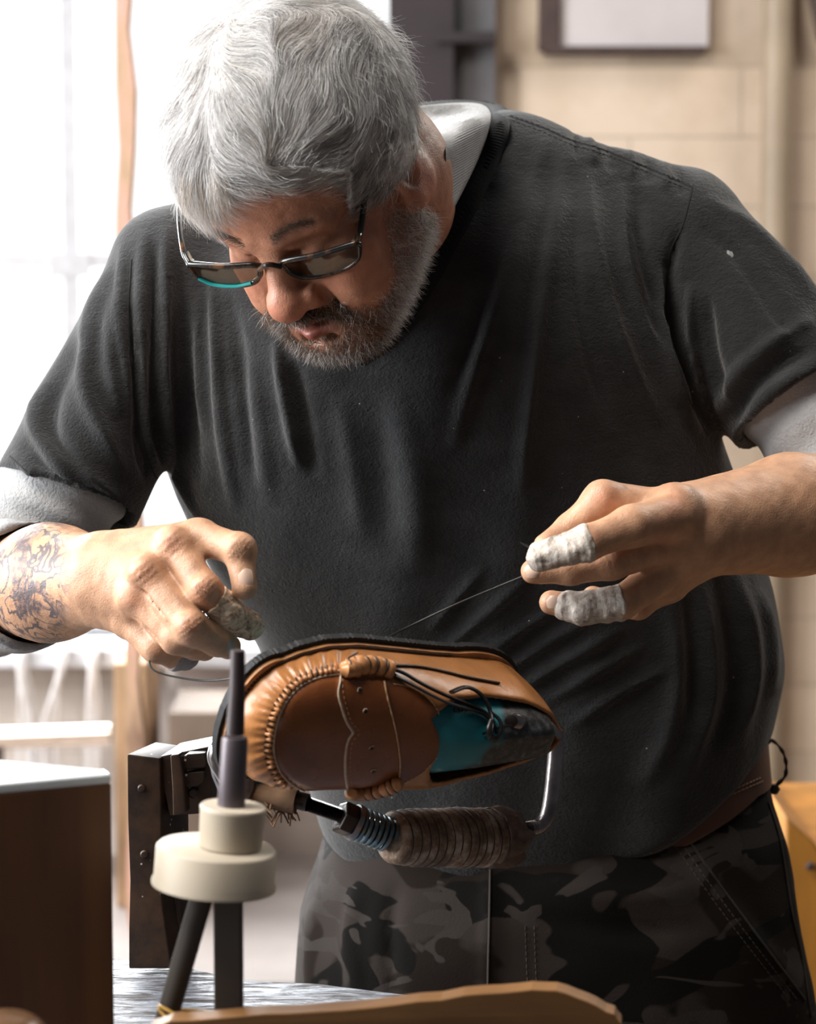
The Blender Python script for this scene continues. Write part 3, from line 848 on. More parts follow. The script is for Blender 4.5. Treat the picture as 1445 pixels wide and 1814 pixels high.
def cloth(name, c, weave, bump, rough=.93, mottle=.25, dist=.0006, sheen=.0, sx=(1, 1, 1)):
    t = NT(name); v = t.coords(sx)
    f = t.noise(v, 26, 5)
    t.set(Base_Color=t.ramp(f, [(.3, tuple(q * (1 - mottle) for q in c)), (.7, tuple(q * (1 + mottle) for q in c))]), Roughness=rough)
    t.b.inputs['Specular IOR Level'].default_value = .08
    if sheen:
        t.b.inputs['Sheen Weight'].default_value = sheen; t.b.inputs['Sheen Roughness'].default_value = .45
    b1 = t.bump(t.noise(v, weave, 3, .6), bump, dist)
    t.bump(t.noise(v, weave * .33, 3, .6, .4), bump * .6, dist * 1.6, b1)
    return t
tc = cloth("washed_black_jersey", (.027, .0272, .028), 500, .8, sheen=.28, dist=.0014, sx=(1, 1, 1.5))
# lint and leather dust
v = tc.coords(); vo = tc.new('ShaderNodeTexVoronoi', Scale=85.0); tc.link(v, vo.inputs['Vector'])
sp = tc.ramp(vo.outputs['Distance'], [(.035, 1.0), (.055, 0.0)])
rn = tc.n.new('ShaderNodeSeparateColor'); tc.link(vo.outputs['Color'], rn.inputs[0])
pick = tc.math('GREATER_THAN', rn.outputs[0], .86)
base = tc.b.inputs['Base Color'].links[0].from_socket
tc.set(Base_Color=tc.mix(tc.math('MULTIPLY', sp, pick), base, (.40, .40, .38)))
TSHIRT = tc.m
so = mk_mesh('t_shirt', Vs, Fs, TSHIRT, person)
so['label'] = 'dark grey washed T-shirt speckled with lint'

STITCH_DARK = simple('black_thread', (.006, .006, .007), .7)
def seam(bvh, name, paths, mat, parent, r=.0006, lift=.0002, n=14, flat=.6):
    for pth in paths:
        p, nn = cast_path(bvh, pth, n, lift)
        if len(p) > 3: g = Geo(); g.tube(p, r, sides=6, flat=flat); g.build(name, mat, parent)
def stitches(bvh, name, paths, mat, parent, length=.0032, gap=.0014, r=.00045, lift=.0004, dense=30):
    for pth in paths:
        g = Geo(); p, nn = cast_path(bvh, pth, dense, lift)
        if len(p) < 3: continue
        L = np.concatenate([[0], np.cumsum(np.linalg.norm(np.diff(p, axis=0), axis=1))])
        s = 0
        while s < L[-1] - length:
            q = np.stack([np.interp([s, s + length * .5, s + length], L, p[:, k]) for k in range(3)], 1)
            g.tube(q, [r * .6, r, r * .6], sides=5); s += length + gap
        g.build(name, mat, parent)
SHSEAM = simple('shirt_seam_cloth', (.012, .012, .013), .95)
seam(shirt_bvh, 'shirt_seam', [
    [(902, 206), (960, 226), (1010, 248), (1060, 262), (1120, 286), (1180, 312), (1226, 332)],
    [(1226, 332), (1208, 400), (1186, 450), (1180, 540), (1192, 620), (1222, 710), (1252, 770)],
    [(1310, 782), (1372, 730), (1445, 668)], [(18, 808), (80, 862), (160, 908), (240, 938)],
    [(232, 460), (228, 560), (236, 680), (258, 800), (298, 890)]], SHSEAM, so, r=.0011, lift=-.0002)
stitches(shirt_bvh, 'shirt_stitching', [
    [(906, 214), (960, 234), (1010, 256), (1060, 270), (1120, 294), (1180, 320), (1224, 338)],
    [(904, 205), (962, 226), (1012, 248), (1062, 263), (1124, 287), (1184, 312), (1228, 331)]], STITCH_DARK, so)

# collars: ribbed T-shirt collar over the white ribbed neck of the undershirt
def band(bvh, outer, inner, name, mat, parent, thick=.0022, ribs=True, lift=.001):
    """a strip of cloth between two edges, each a list of 3-D points"""
    a = smooth_path(outer, 26); b = smooth_path(inner, 26); n = min(len(a), len(b)); a = a[:n]; b = b[:n]
    W = 9; V = []
    out = (a - b); T = np.gradient((a + b) / 2, axis=0)
    nrm = np.cross(T, out); nrm /= np.linalg.norm(nrm, axis=1, keepdims=True)
    cen = P(690, 400, .12)
    sgn = np.sign(((a + b) / 2 - cen) * nrm).sum(1, keepdims=True); sgn = np.where(sgn == 0, 1, np.sign(sgn)); nrm = nrm * np.sign(np.median(sgn))
    for side in (1, -1):
        for k in range(W):
            u = k / (W - 1); bul = math.sin(math.pi * u) ** .5 * thick
            rib = (.00045 * np.cos(np.arange(n) * (math.pi if ribs else 0)))[:, None] if ribs else 0
            V.append(b + (a - b) * u + nrm * (side * bul + (rib * math.sin(math.pi * u) if side == 1 else 0)))
    V = np.array(V)                      # (2W, n, 3)
    F = []; R2 = 2 * W
    order = list(range(W)) + list(range(2 * W - 1, W - 1, -1))
    for i in range(R2):
        p, q = order[i], order[(i + 1) % R2]
        for j in range(n - 1): F.append((p * n + j, p * n + j + 1, q * n + j + 1, q * n + j))
    g = Geo(); g.put(V.reshape(-1, 3), F); return g.build(name, mat, parent)
UNDER = cloth('white_waffle_knit', (.35, .35, .355), 520, .8, mottle=.12, dist=.0012).m
COLLAR = cloth('ribbed_black_collar', (.010, .010, .011), 500, .3, sheen=.15).m
def near2(px_, py_, lift):
    best = None
    for bv in (body_bvh, shirt_bvh):
        c_, n_ = cast(bv, px_, py_)
        if c_ is not None and (best is None or c_[1] < best[0][1]): best = (c_, n_)
    return best[0] + (CAM - best[0]) / np.linalg.norm(CAM - best[0]) * lift
def edge(pts, back): return [near2(*p_) for p_ in pts] + [P(*p_) for p_ in back]
def ons(px_, py_, lift):
    c_, n_ = cast(shirt_bvh, px_, py_); return c_ + (CAM - c_) / np.linalg.norm(CAM - c_) * lift
outer = [ons(*p_) for p_ in ((640, 648, .001), (700, 606, .001), (775, 502, .001), (838, 385, .002), (884, 285, .003), (903, 222, .003))] + [P(893, 190, .165), P(810, 180, .21), P(690, 190, .21)]
inner = [ons(*p_) for p_ in ((640, 612, .002), (690, 574, .002), (750, 466, .003), (808, 360, .007), (850, 272, .010), (868, 218, .011))] + [P(856, 188, .15), P(800, 184, .18), P(690, 196, .18)]
band(None, outer, inner, 'shirt_collar', COLLAR, so)
o2 = [ons(*p_) for p_ in ((650, 602, .001), (700, 562, .001), (752, 463, .001), (810, 358, .005), (852, 272, .008), (869, 216, .009))] + [P(858, 187, .145), P(806, 182, .17), P(700, 192, .16)]
i2 = [ons(650, 560, .001), ons(690, 520, .001), ons(735, 445, .001), near2(776, 385, -.003), near2(788, 310, -.007), near2(787, 255, -.008), P(765, 222, .10), P(745, 208, .135), P(700, 200, .15)]

under = Field()
under.add(RC(P(285, 520, .065), P(112, 860, .035), .043, .0475), .01)
under.add(RC(P(112, 860, .035), P(-45, 1045, .01), .0475, .051), .015)
cutn = P(100, 1032, -.120) - P(-45, 1050, .01); cutn /= np.linalg.norm(cutn)
ctilt = cutn + np.array([.0, -.28, -.02])
under.add(sleeve(P(-45, 1048, .005), P(62, 1034, -.094), .052, .0475, n=ctilt, inner=.006, depth=.05), .012)
under.add(RC(P(1240, 450, .085), P(1432, 712, .045), .044, .052), .01)
under.add(RC(P(1432, 712, .045), P(1550, 885, .01), .052, .056), .01)
Vu, Fu = polygonise(under, np.array([-.45, -.18, P(0, 1230, 0)[2]]), np.array([.46, .20, P(0, 380, 0)[2]]), .0035)
Nu = mesh_normals(Vu, Fu)
ax_r = (P(128, 862, .03) - P(300, 486, .06)); ax_r /= np.linalg.norm(ax_r)
sL = np.where(Vu[:, 0] < 0, Vu @ ax_r, Vu @ ((P(1432, 712, .045) - P(1222, 420, .09)) / .24))
Vu = Vu + Nu * (np.cos(sL * 2 * math.pi / .024 + vnoise(Vu, 40, 3.3) * 1.6) * .0016 + vnoise(Vu, 60, 4.4) * .0012)[:, None]
left_ = Vu[:, 0] < .05
for m_, lb_ in ((left_, 'white waffle-knit undershirt sleeve of his right arm'), (~left_, 'white waffle-knit undershirt sleeve of his left arm')):
    ix_ = np.cumsum(m_) - 1; uo = mk_mesh('undershirt_sleeve', Vu[m_], ix_[Fu[m_[Fu].all(1)]], UNDER, person); uo['label'] = lb_
under_bvh = bvh_of(Vu, Fu)
band(None, o2, i2, 'undershirt_collar', UNDER, person, .0012)

# trousers, belt, strap
pants = Field()
ptrunk = loft([(1340, 575, 1352, .04, .30), (1400, 580, 1362, .035, .30), (1480, 578, 1386, .02, .30), (1560, 548, 1402, .008, .30),
               (1640, 525, 1416, .0, .30), (1740, 522, 1440, -.005, .30), (1860, 515, 1456, .0, .29), (1980, 520, 1462, .02, .28)], n=2.6, kx=.006)
pants.add(ptrunk, .01)
for hip, knee, ank in ((P(770, 1900, .14), np.array([-.02, .12, .52]), np.array([-.05, .15, .09])), (P(1215, 1900, .14), np.array([.26, .14, .52]), np.array([.29, .18, .09]))):
    pants.add(RC(hip, knee, .108, .082), .03); pants.add(RC(knee, ank, .082, .066), .03)
Vp, Fp = polygonise(pants, np.array([-.18, -.06, .02]), np.array([.42, .36, 1.06]), .0065)
RP = []
def rp(amp, w, *pts): RP.append((pts, amp, w))
rp(5, 14, (640, 1560), (620, 1660), (640, 1780)); rp(-5, 14, (700, 1560), (690, 1680), (700, 1780)); rp(5, 16, (560, 1560), (548, 1660), (556, 1760))
rp(5, 12, (870, 1520), (868, 1620), (866, 1760)); rp(4, 18, (940, 1560), (1100, 1590), (1260, 1570)); rp(-4, 18, (940, 1620), (1100, 1650), (1260, 1640))
rp(5, 14, (1200, 1480), (1290, 1610), (1400, 1740)); rp(4, 14, (1370, 1430), (1398, 1560), (1420, 1700))
Vp = ridge_all(Vp, Fp, RP)
Np_ = mesh_normals(Vp, Fp); Vp = Vp + Np_ * (vnoise(Vp, 30, 5.5) * .003 + vnoise(Vp, 80, 6.5) * .001)[:, None]
pants_bvh = bvh_of(Vp, Fp)
t = NT('camouflage_cotton'); v = t.coords((1, 1, 1.9))
w1 = t.noise(v, 9, 2, .45, .9); w2 = t.noise(t.coords((1.2, 1, 2.4), rot=(.3, .5, .2)), 12, 2, .5, 1.1); w3 = t.noise(t.coords((1, 1, 1.5), rot=(1, .2, .7)), 7, 2, .45, .7)
base = t.ramp(w3, [(.49, (.028, .022, .019)), (.51, (.012, .008, .006))]); 
c = t.mix(t.ramp(w1, [(.53, 0.0), (.54, 1.0)]), base, (.004, .0035, .003))
c = t.mix(t.ramp(w2, [(.585, 0.0), (.595, 1.0)]), c, (.034, .028, .025))
t.set(Base_Color=c, Roughness=.95); t.b.inputs['Specular IOR Level'].default_value = .15
t.bump(t.noise(t.coords(), 700, 3), .5, .0007)
po = mk_mesh('trousers', Vp, Fp, t.m, person); po['label'] = 'grey and brown camouflage work trousers'
SEAMC = simple('trouser_seam', (.030, .022, .017), .9)
seam(pants_bvh, 'trouser_seam', [[(1212, 1478), (1275, 1568), (1340, 1656), (1425, 1770)], [(1360, 1420), (1384, 1500), (1402, 1610), (1424, 1720), (1436, 1800)],
     [(868, 1540), (866, 1640), (864, 1745)]], SEAMC, po, r=.0016, lift=.0002)
stitches(pants_bvh, 'trouser_stitching', [[(1200, 1484), (1263, 1574), (1328, 1662), (1410, 1770)], [(1190, 1490), (1253, 1580), (1318, 1668), (1398, 1772)],
     [(930, 1640), (932, 1700), (934, 1745)], [(946, 1640), (948, 1700), (950, 1745)]], simple('pale_thread', (.060, .045, .034), .9), po, .0035, .0015, .0005)
# belt: a leather band hugging the hips, dipping under the belly
bt = [(x, yt, yb) for x, yt, yb in ((560, 1350, 1420), (700, 1350, 1420), (900, 1350, 1420), (1050, 1372, 1440), (1200, 1372, 1447), (1290, 1330, 1415), (1356, 1300, 1388))]
g = Geo(); rows = []
for side in range(2):
    ths = np.linspace(math.pi * 1.0, math.pi * 2.0, 90) if side == 0 else np.linspace(0, math.pi, 60)
    for th in ths:
        for_ = []
        cx_, ax_, cy_, ay_ = ptrunk.sec(zc(1450))
        x = cx_ + (ax_ + .004) * np.sign(math.cos(th)) * abs(math.cos(th)) ** (2 / 2.6)
        pxv = 722.5 + FPX * x / (YC + 1.9)
        yt = np.interp(pxv, [b_[0] for b_ in bt], [b_[1] for b_ in bt]); yb = np.interp(pxv, [b_[0] for b_ in bt], [b_[2] for b_ in bt])
        if side: yt, yb = 1300 + (1356 - pxv) * .02, 1388 + (1356 - pxv) * .02
        ring = []
        for zz_, off in ((zc(yt), .001), (zc(yt), .005), (zc(yb), .005), (zc(yb), .001)):
            c1_, a1_, c2_, a2_ = ptrunk.sec(zz_)
            ring.append((c1_ + (a1_ + off) * np.sign(math.cos(th)) * abs(math.cos(th)) ** (2 / 2.6), c2_ + (a2_ + off) * np.sign(math.sin(th)) * abs(math.sin(th)) ** (2 / 2.6), zz_))
        rows.append(ring)
n = len(rows); V = np.array(rows).reshape(-1, 3)
g.put(V, [(i * 4 + k, i * 4 + (k + 1) % 4, ((i + 1) % n) * 4 + (k + 1) % 4, ((i + 1) % n) * 4 + k) for i in range(n) for k in range(4)])
BELT = simple('worn_belt_leather', (.085, .032, .013), .55, nscale=18, bump=.4, bscale=300)
be = g.build('belt', BELT, person, bevel=0); be['label'] = 'worn brown leather belt'
bV = np.array([v.co[:] for v in be.data.vertices]); bF = [tuple(p.vertices) for p in be.data.polygons]
belt_bvh = BVHTree.FromPolygons([tuple(map(float, v)) for v in bV], bF)
stitches(belt_bvh, 'belt_stitching', [[(1215, 1430), (1290, 1402), (1350, 1376)], [(1215, 1437), (1290, 1409), (1352, 1383)]], simple('tan_thread', (.30, .17, .09), .8), be, .004, .0012, .0007)
STRAP = simple('braided_brown_strap', (.05, .035, .028), .9, bump=.5)
g = Geo(); q = [P(1352, 1308, .15), P(1368, 1312, .15), P(1385, 1330, .15), P(1392, 1352, .15), P(1390, 1375, .15), P(1374, 1392, .15), P(1368, 1402, .15)]
s_ = smooth_path(q, 8); g.tube(s_, .0022 + .0007 * np.sin(np.arange(len(s_)) * .9), sides=8, flat=.6)
g.lathe([(-.004, .0025), (0, .0048), (.004, .0028)], P(1356, 1312, .15), (1, 0, .3)); g.lathe([(-.004, .0028), (0, .0052), (.004, .0028)], P(1371, 1398, .15), (0, 0, 1))
g.build('belt_strap', STRAP, person)
BOOT = simple('dark_boot_leather', (.03, .02, .015), .6)
for ax_, ay_ in ((-.05, .15), (.29, .18)):
    b_ = Field(); b_.add(RC((ax_, ay_ + .03, .055), (ax_, ay_ - .12, .040), .050, .040), .02); b_.add(RC((ax_, ay_, .06), (ax_, ay_, .15), .052, .055), .02); b_.cut(lambda p: .004 - p[:, 2], .003)
    V_, F_ = polygonise(b_, (ax_ - .09, ay_ - .2, -.02), (ax_ + .09, ay_ + .12, .24), .006); mk_mesh('boot', V_, F_, BOOT, person)
# ------------------------------------------------------------------ hair, brows, beard
HCc = np.array([-4.0, -90.0, 40.0]); HCr = np.array([92.0, 105.0, 100.0])
def hairline(Fv, Xv):
    q = np.interp(-Fv, [-30, 0, 16, 26, 38, 50, 66, 108, 125, 210], [58, 55, 42, 26, 6, -9, -18, -22, -55, -60])
    return q - np.clip((-Xv - 5) / 25, 0, 1) * np.clip((Fv + 45) / 30, 0, 1) * 4
cap = Field()
cap.add(ELL(H(*HCc), (HCr - 5) * HS, HR), .004)
cap.add(hE((70, -92, 14), (14, 30, 30)), .012)
def capcut(p):
    q = toH(p); return (hairline(q[:, 1], q[:, 0]) + 2 - q[:, 2]) * HS * .7
cap.cut(capcut, .010)
Vh, Fh = polygonise(cap, np.array([-.29, -.30, 1.24]), np.array([.08, .06, 1.62]), .0025)
Nh = mesh_normals(Vh, Fh)

def flow2d(q):
    """how the hair is combed, as directions in the comb plane facing the camera"""
    x, y = q[:, 0], q[:, 1]
    xp = np.interp(y, [60, 200, 330], [368, 362, 358])
    u = (x - xp)
    s = np.sign(u); a = np.clip(np.abs(u) / 75, 0, 1)
    dA = np.stack([s * (.12 + .95 * a), 1.05 - .72 * a], 1)                       # leaving the parting
    low = np.clip((y - 190) / 90, 0, 1)
    dB = np.stack([-.50 - .55 * low + .45 * np.clip((x - 650) / 90, 0, 1), .90 - .45 * low + .5 * np.clip((x - 650) / 90, 0, 1)], 1)   # swept forward from the crown
    band_ = np.clip((y - 282) / 24, 0, 1)
    dA = dA * (1 - (band_ * (x > 395))[:, None]) + (np.stack([np.ones_like(x), .45 - 1.0 * np.clip((x - 400) / 170, 0, 1)], 1)) * (band_ * (x > 395))[:, None]
    xb = 470 + 150 * band_
    w = 1 / (1 + np.exp(-(x - xb) / 30))[:, None]
    d = dA * (1 - w) + dB * w
    tp = np.clip((40 - y) / 60, 0, 1)[:, None]
    d = d * (1 - tp) + np.array([[.8, -.35]]) * tp * (x > 380)[:, None] + np.array([[-.8, .3]]) * tp * (x <= 380)[:, None]
    fr = (np.clip((y - 318) / 30, 0, 1) * np.clip((405 - x) / 25, 0, 1) * np.clip((x - 325) / 20, 0, 1))[:, None]
    d = d * (1 - fr) + np.array([[.05, 1.0]]) * fr
    return d / np.maximum(np.linalg.norm(d, axis=1, keepdims=True), 1e-9)

def strands(name, root, nrm, dirf, length, seg, rad, lift, wob, mat, parent, shade, sink=.0):
    """curved tapering hairs, all of one head as one mesh"""
    n = len(root); pos = root - nrm * sink; pts = [pos.copy()]
    stepl = (length / seg)[:, None]
    ph = rng.uniform(0, 6.28, (n, 3)); fr = rng.uniform(60, 170, (n, 1))
    for k in range(seg):
        d = dirf(pos, nrm, (k + .5) / seg)
        d = d + wob * np.sin(ph + fr * stepl * (k + 1))
        d = d + nrm * (lift if np.isscalar(lift) else lift[:, None])
        d /= np.maximum(np.linalg.norm(d, axis=1, keepdims=True), 1e-9)
        pos = pos + d * stepl; pts.append(pos.copy())
    pts = np.stack(pts, 1)                                  # n, seg+1, 3
    T = np.gradient(pts, axis=1); T /= np.maximum(np.linalg.norm(T, axis=2, keepdims=True), 1e-9)
    a = rng.normal(size=(n, 1, 3)); u = np.cross(T, a); u /= np.maximum(np.linalg.norm(u, axis=2, keepdims=True), 1e-9); w = np.cross(T, u)
    tap = np.linspace(1, .15, seg + 1)[None, :, None] * (rad[:, None, None] if not np.isscalar(rad) else rad)
    V = np.stack([pts + tap * (math.cos(c) * u + math.sin(c) * w) for c in (0, 2.094, 4.189)], 2)   # n, seg+1, 3, 3
    V = V.reshape(-1, 3); base = (np.arange(n) * (seg + 1) * 3)[:, None, None]
    i = np.arange(seg)[None, :, None] * 3; k = np.arange(3)[None, None, :]; k2 = (k + 1) % 3
    F = np.stack([base + i + k, base + i + k2, base + i + 3 + k2, base + i + 3 + k], -1).reshape(-1, 4)
    o = mk_mesh(name, V, F, mat, parent)
    set_attr(o, 'strand_tone', np.repeat(shade, (seg + 1) * 3, axis=0))
    return o
def hair_mat(name, rough=.42, trans=.12):
    t = NT(name); at = t.n.new('ShaderNodeAttribute'); at.attribute_name = 'strand_tone'
    t.set(Base_Color=at.outputs['Color'], Roughness=rough)
    t.b.inputs['Specular IOR Level'].default_value = .55
    tr = t.n.new('ShaderNodeBsdfTranslucent'); t.link(at.outputs['Color'], tr.inputs[0])
    mx = t.n.new('ShaderNodeMixShader'); mx.inputs[0].default_value = trans
    t.link(t.b.outputs[0], mx.inputs[1]); t.link(tr.outputs[0], mx.inputs[2]); t.link(mx.outputs[0], t.n['Material Output'].inputs[0])
    return t.m
HAIRM = hair_mat('silver_hair', .36, .38); BEARDM = hair_mat('grizzled_beard', .5, .35)
# the mass of hair under the loose strands
t = NT('hair_mass'); v = t.coords((1, 1, 1)); f = t.noise(v, 120, 4, .6, 1.5)
t.set(Base_Color=t.ramp(f, [(.35, (.48, .45, .43)), (.65, (.80, .77, .75))]), Roughness=.6); t.bump(t.noise(v, 300, 4), .8, .002)
# locks: the mass itself is combed into soft tufts
def gridnoise(V, seed): return vnoise(V, 90, seed)
hpx = project(Vh); dpart = np.abs(hpx[:, 0] - np.interp(hpx[:, 1], [60, 200, 330], [368, 362, 358]))
tuft = (hpx[:, 1] > 30) * (Nh @ -FWD > 0) * (-.0045 * np.exp(-(dpart / 9) ** 2) + .002 * np.exp(-((dpart - 34) / 20) ** 2)) + vnoise(Vh * 1.0, 150, 8.1) * .0016 + vnoise(Vh, 70, 8.8) * .0022
Vh2 = Vh + Nh * tuft[:, None]
hm = mk_mesh('hair', Vh2, Fh, t.m, person); hm['label'] = 'thick silver-grey hair parted on his right side'

def tangent(d2, nrm):
    d = d2[:, :1] * RT - d2[:, 1:] * UP; d = d - nrm * (d * nrm).sum(1, keepdims=True)
    return d / np.maximum(np.linalg.norm(d, axis=1, keepdims=True), 1e-9)
def ell_n(p):
    q = (toH(p) - HCc) / HCr ** 2; n = q @ HR.T; return n / np.linalg.norm(n, axis=1, keepdims=True)
def hairdir(pos, nrm, tt):
    q = project(pos); d2 = flow2d(q); n = ell_n(pos); d = tangent(d2, n)
    r = np.sqrt((((toH(pos) - HCc) / HCr) ** 2).sum(1))
    return d + n * np.clip((1.0 - r) * 6, -.8, .8)[:, None]
ori = vnoise
NHAIR = int(globals().get('NHAIR', 30000))
vis = (Nh @ -FWD > -.35)
hq = toH(Vh2); good = np.nonzero(vis & (hq[:, 2] > hairline(hq[:, 1], hq[:, 0]) - 8))[0]
ix = rng.choice(good, NHAIR); rt = Vh2[ix] + rng.normal(0, .0012, (NHAIR, 3)); nr = ell_n(rt)
clump = vnoise(rt, 260, 9.1)
hp = project(rt)
base = np.array([.88, .85, .84])[None] * (1 + .28 * clump + rng.normal(0, .22, NHAIR))[:, None]
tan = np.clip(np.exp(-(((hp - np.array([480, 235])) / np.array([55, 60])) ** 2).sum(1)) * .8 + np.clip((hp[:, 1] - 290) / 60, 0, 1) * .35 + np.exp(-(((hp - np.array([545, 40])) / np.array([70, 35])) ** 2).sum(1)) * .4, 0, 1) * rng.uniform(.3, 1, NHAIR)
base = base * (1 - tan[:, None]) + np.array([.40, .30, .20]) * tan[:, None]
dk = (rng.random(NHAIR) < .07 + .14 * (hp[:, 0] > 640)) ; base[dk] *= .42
length = rng.uniform(.018, .036, NHAIR) * np.where(hp[:, 0] > 660, .6, 1.0)
def hd_clump(pos, nrm, tt):
    d = hairdir(pos, nrm, tt)
    n = ell_n(pos); j = vnoise(pos, 110, 12.2) * .35
    return d + np.cross(n, d) * j[:, None]
strands('hair_strands', rt, nr, hd_clump, length, 6, rng.uniform(.00011, .00021, NHAIR), (rng.uniform(-.02, .22, NHAIR) + .10 * clump) * np.clip(np.abs(hp[:, 0] - 475) / 70, .1, 1), .10, HAIRM, hm, np.clip(base, .02, 1), sink=.0015)
ns_ = 2600; ix = rng.choice(good, ns_); sh = np.full((ns_, 3), .90) * rng.uniform(.8, 1.05, (ns_, 1))
strands('loose_hairs', Vh2[ix] + rng.normal(0, .002, (ns_, 3)), ell_n(Vh2[ix]), lambda p, n, tt: hd_clump(p, n, tt) * .8 + n * .15, rng.uniform(.010, .026, ns_), 6, rng.uniform(.00012, .0002, ns_), rng.uniform(.15, .6, ns_), .35, HAIRM, hm, sh)
# wild hairs along the outline, fringe over the forehead
edge = np.nonzero((np.abs(Nh @ -FWD) < .35) & (hq[:, 2] > 20))[0]; ne = 900
ix = rng.choice(edge, ne); sh = np.full((ne, 3), .66) * rng.uniform(.8, 1.2, (ne, 1))
strands('stray_hairs', Vh2[ix], Nh[ix], lambda p, n, tt: tangent(flow2d(project(p)), ell_n(p)) * .8, rng.uniform(.008, .022, ne), 6, rng.uniform(.0001, .00018, ne), rng.uniform(.3, 1.3, ne), .25, HAIRM, hm, sh)
nf = 520; fx = rng.uniform(322, 405, nf); fy = rng.uniform(285, 345, nf); ro, rn_ = [], []
cap_bvh = bvh_of(Vh2, Fh)
for a, b in zip(fx, fy):
    p, n = cast(cap_bvh, a, b)
    if p is not None: ro.append(p); rn_.append(n)
ro = np.array(ro); rn_ = np.array(rn_); nf = len(ro)
sp = rng.normal(0, .10, (nf, 1))
def frd(pos, nrm, tt):
    x = project(pos)[:, :1]; return RT * (sp + (x - 365) / 380 + .10 * tt) - UP * 1.0 + FWD * (.10 + .35 * tt)
sh = (np.array([.56, .48, .41]) * rng.uniform(.75, 1.3, (nf, 1)))
strands('fringe', ro, rn_, frd, rng.uniform(.020, .040, nf) * (1 - .25 * np.abs(project(ro)[:, 0] - 365) / 40), 8, rng.uniform(.0001, .00018, nf), 0.03, .14, HAIRM, hm, np.clip(sh, 0, 1))

# beard and moustache
q = HL; on = (px[:, 1] < 700) & (q[:, 1] < 45) & (np.abs(q[:, 0]) < 90) & (q[:, 2] > -150) & (q[:, 2] < 0) & (q[:, 1] > -100)
ul = np.interp(-q[:, 1], [-30, -8, 8, 25, 45, 58, 75, 95], [-62, -62, -66, -60, -36, -8, -30, -62])
lo_ = np.interp(-q[:, 1], [-30, 20, 60, 95], [-150, -148, -125, -100])
jaw = on & (q[:, 2] < ul) & (q[:, 2] > lo_) & (np.abs(q[:, 0]) > -1)
lips = (np.abs(q[:, 0]) < 25) & (q[:, 2] > -86) & (q[:, 2] < -65.5) & (q[:, 1] > 0)
soul = (np.abs(q[:, 0]) < 20) & (q[:, 2] > -90) & (q[:, 2] <= -84)
mous = on & (np.abs(q[:, 0]) < 38) & (q[:, 2] < -54 - np.abs(q[:, 0]) * .16) & (q[:, 2] > -67 - np.clip(np.abs(q[:, 0]) - 14, 0, 40) * .5) & (q[:, 1] > -14)
bm_ = ((jaw & ~lips & ~soul) | mous) & (Nb @ -FWD > -.45)
ids = np.nonzero(bm_)[0]
edge_w = np.clip((ul[ids] - q[ids, 2]) / 16, .10, 1); edge_w[mous[ids]] = 3.2
edge_w = edge_w * np.interp(q[ids, 2], [-60, -35, -10], [1.0, .55, .2])
NB_ = int(globals().get('NBEARD', 13000))
ix = rng.choice(ids, NB_, p=edge_w / edge_w.sum())
rt = Vb[ix] + rng.normal(0, .0008, (NB_, 3)); nr = Nb[ix]; lq = toH(rt)
DN = HR @ np.array([0, 0, -1.0]); SD = HR @ np.array([1.0, 0, 0]); FW_ = HR @ np.array([0, 1.0, 0])
ism = (lq[:, 2] > -69) & (lq[:, 1] > -12) & (np.abs(lq[:, 0]) < 36)
def bdir(pos, nrm, tt):
    l = toH(pos); d = DN * 1.0 + SD * (np.sign(l[:, :1]) * np.where(ism, .55, .10)[:, None]) + FW_ * np.where(ism, .1, .15)[:, None]
    return d * .75
front = np.clip((lq[:, 1] + 26) / 22, 0, 1)
white = np.array([.95, .92, .90]); brown = np.array([.20, .115, .065])
mixp = (rng.random(NB_) < .08 + .74 * front * np.where(lq[:, 2] < -104, .85, 1))[:, None]
shade = np.where(mixp, brown, white) * rng.uniform(.5, 1.35, (NB_, 1)) * np.where(rng.random((NB_, 1)) < .14, .35, 1)
ln = rng.uniform(.007, .0135, NB_) * np.where(ism, .72, 1.0) * np.where(lq[:, 2] > -30, .55, 1)
mb = strands('beard', rt, nr, bdir, ln, 6, rng.uniform(.00010, .00017, NB_), rng.uniform(.2, .9, NB_), .85, BEARDM, person, np.clip(shade, 0, 1))
mb['label'] = 'short grizzled beard and moustache, brown round the mouth'
# eyebrows
for s_ in (1, -1):
    nbw = 380; tt_ = rng.random(nbw); pts = []
    for k in range(nbw):
        u_ = tt_[k]; X = s_ * (12 + 34 * u_); U = 15 + 7.0 * math.sin(u_ * 2.4) - 4 * u_ + rng.normal(0, 2.3 * (1 - .5 * u_))
        o_ = Vector(H(X, 60, U)); h_ = BVHTree.ray_cast(body_bvh, o_, Vector(-FW_))
        pts.append((np.array(h_[0]), np.array(h_[1])) if h_[0] is not None else (H(X, 0, U), FW_))
    ro = np.array([p for p, n in pts]); rn_ = np.array([n for p, n in pts])
    sh = np.array([.10, .066, .046]) * rng.uniform(.6, 2.2, (nbw, 1))
    o = strands('eyebrow', ro, rn_, lambda p, n, t_: SD * s_ * .9 + (HR @ np.array([0, 0, .28])), rng.uniform(.005, .010, nbw), 4, rng.uniform(.00008, .00013, nbw), .30, .45, BEARDM, person, sh)

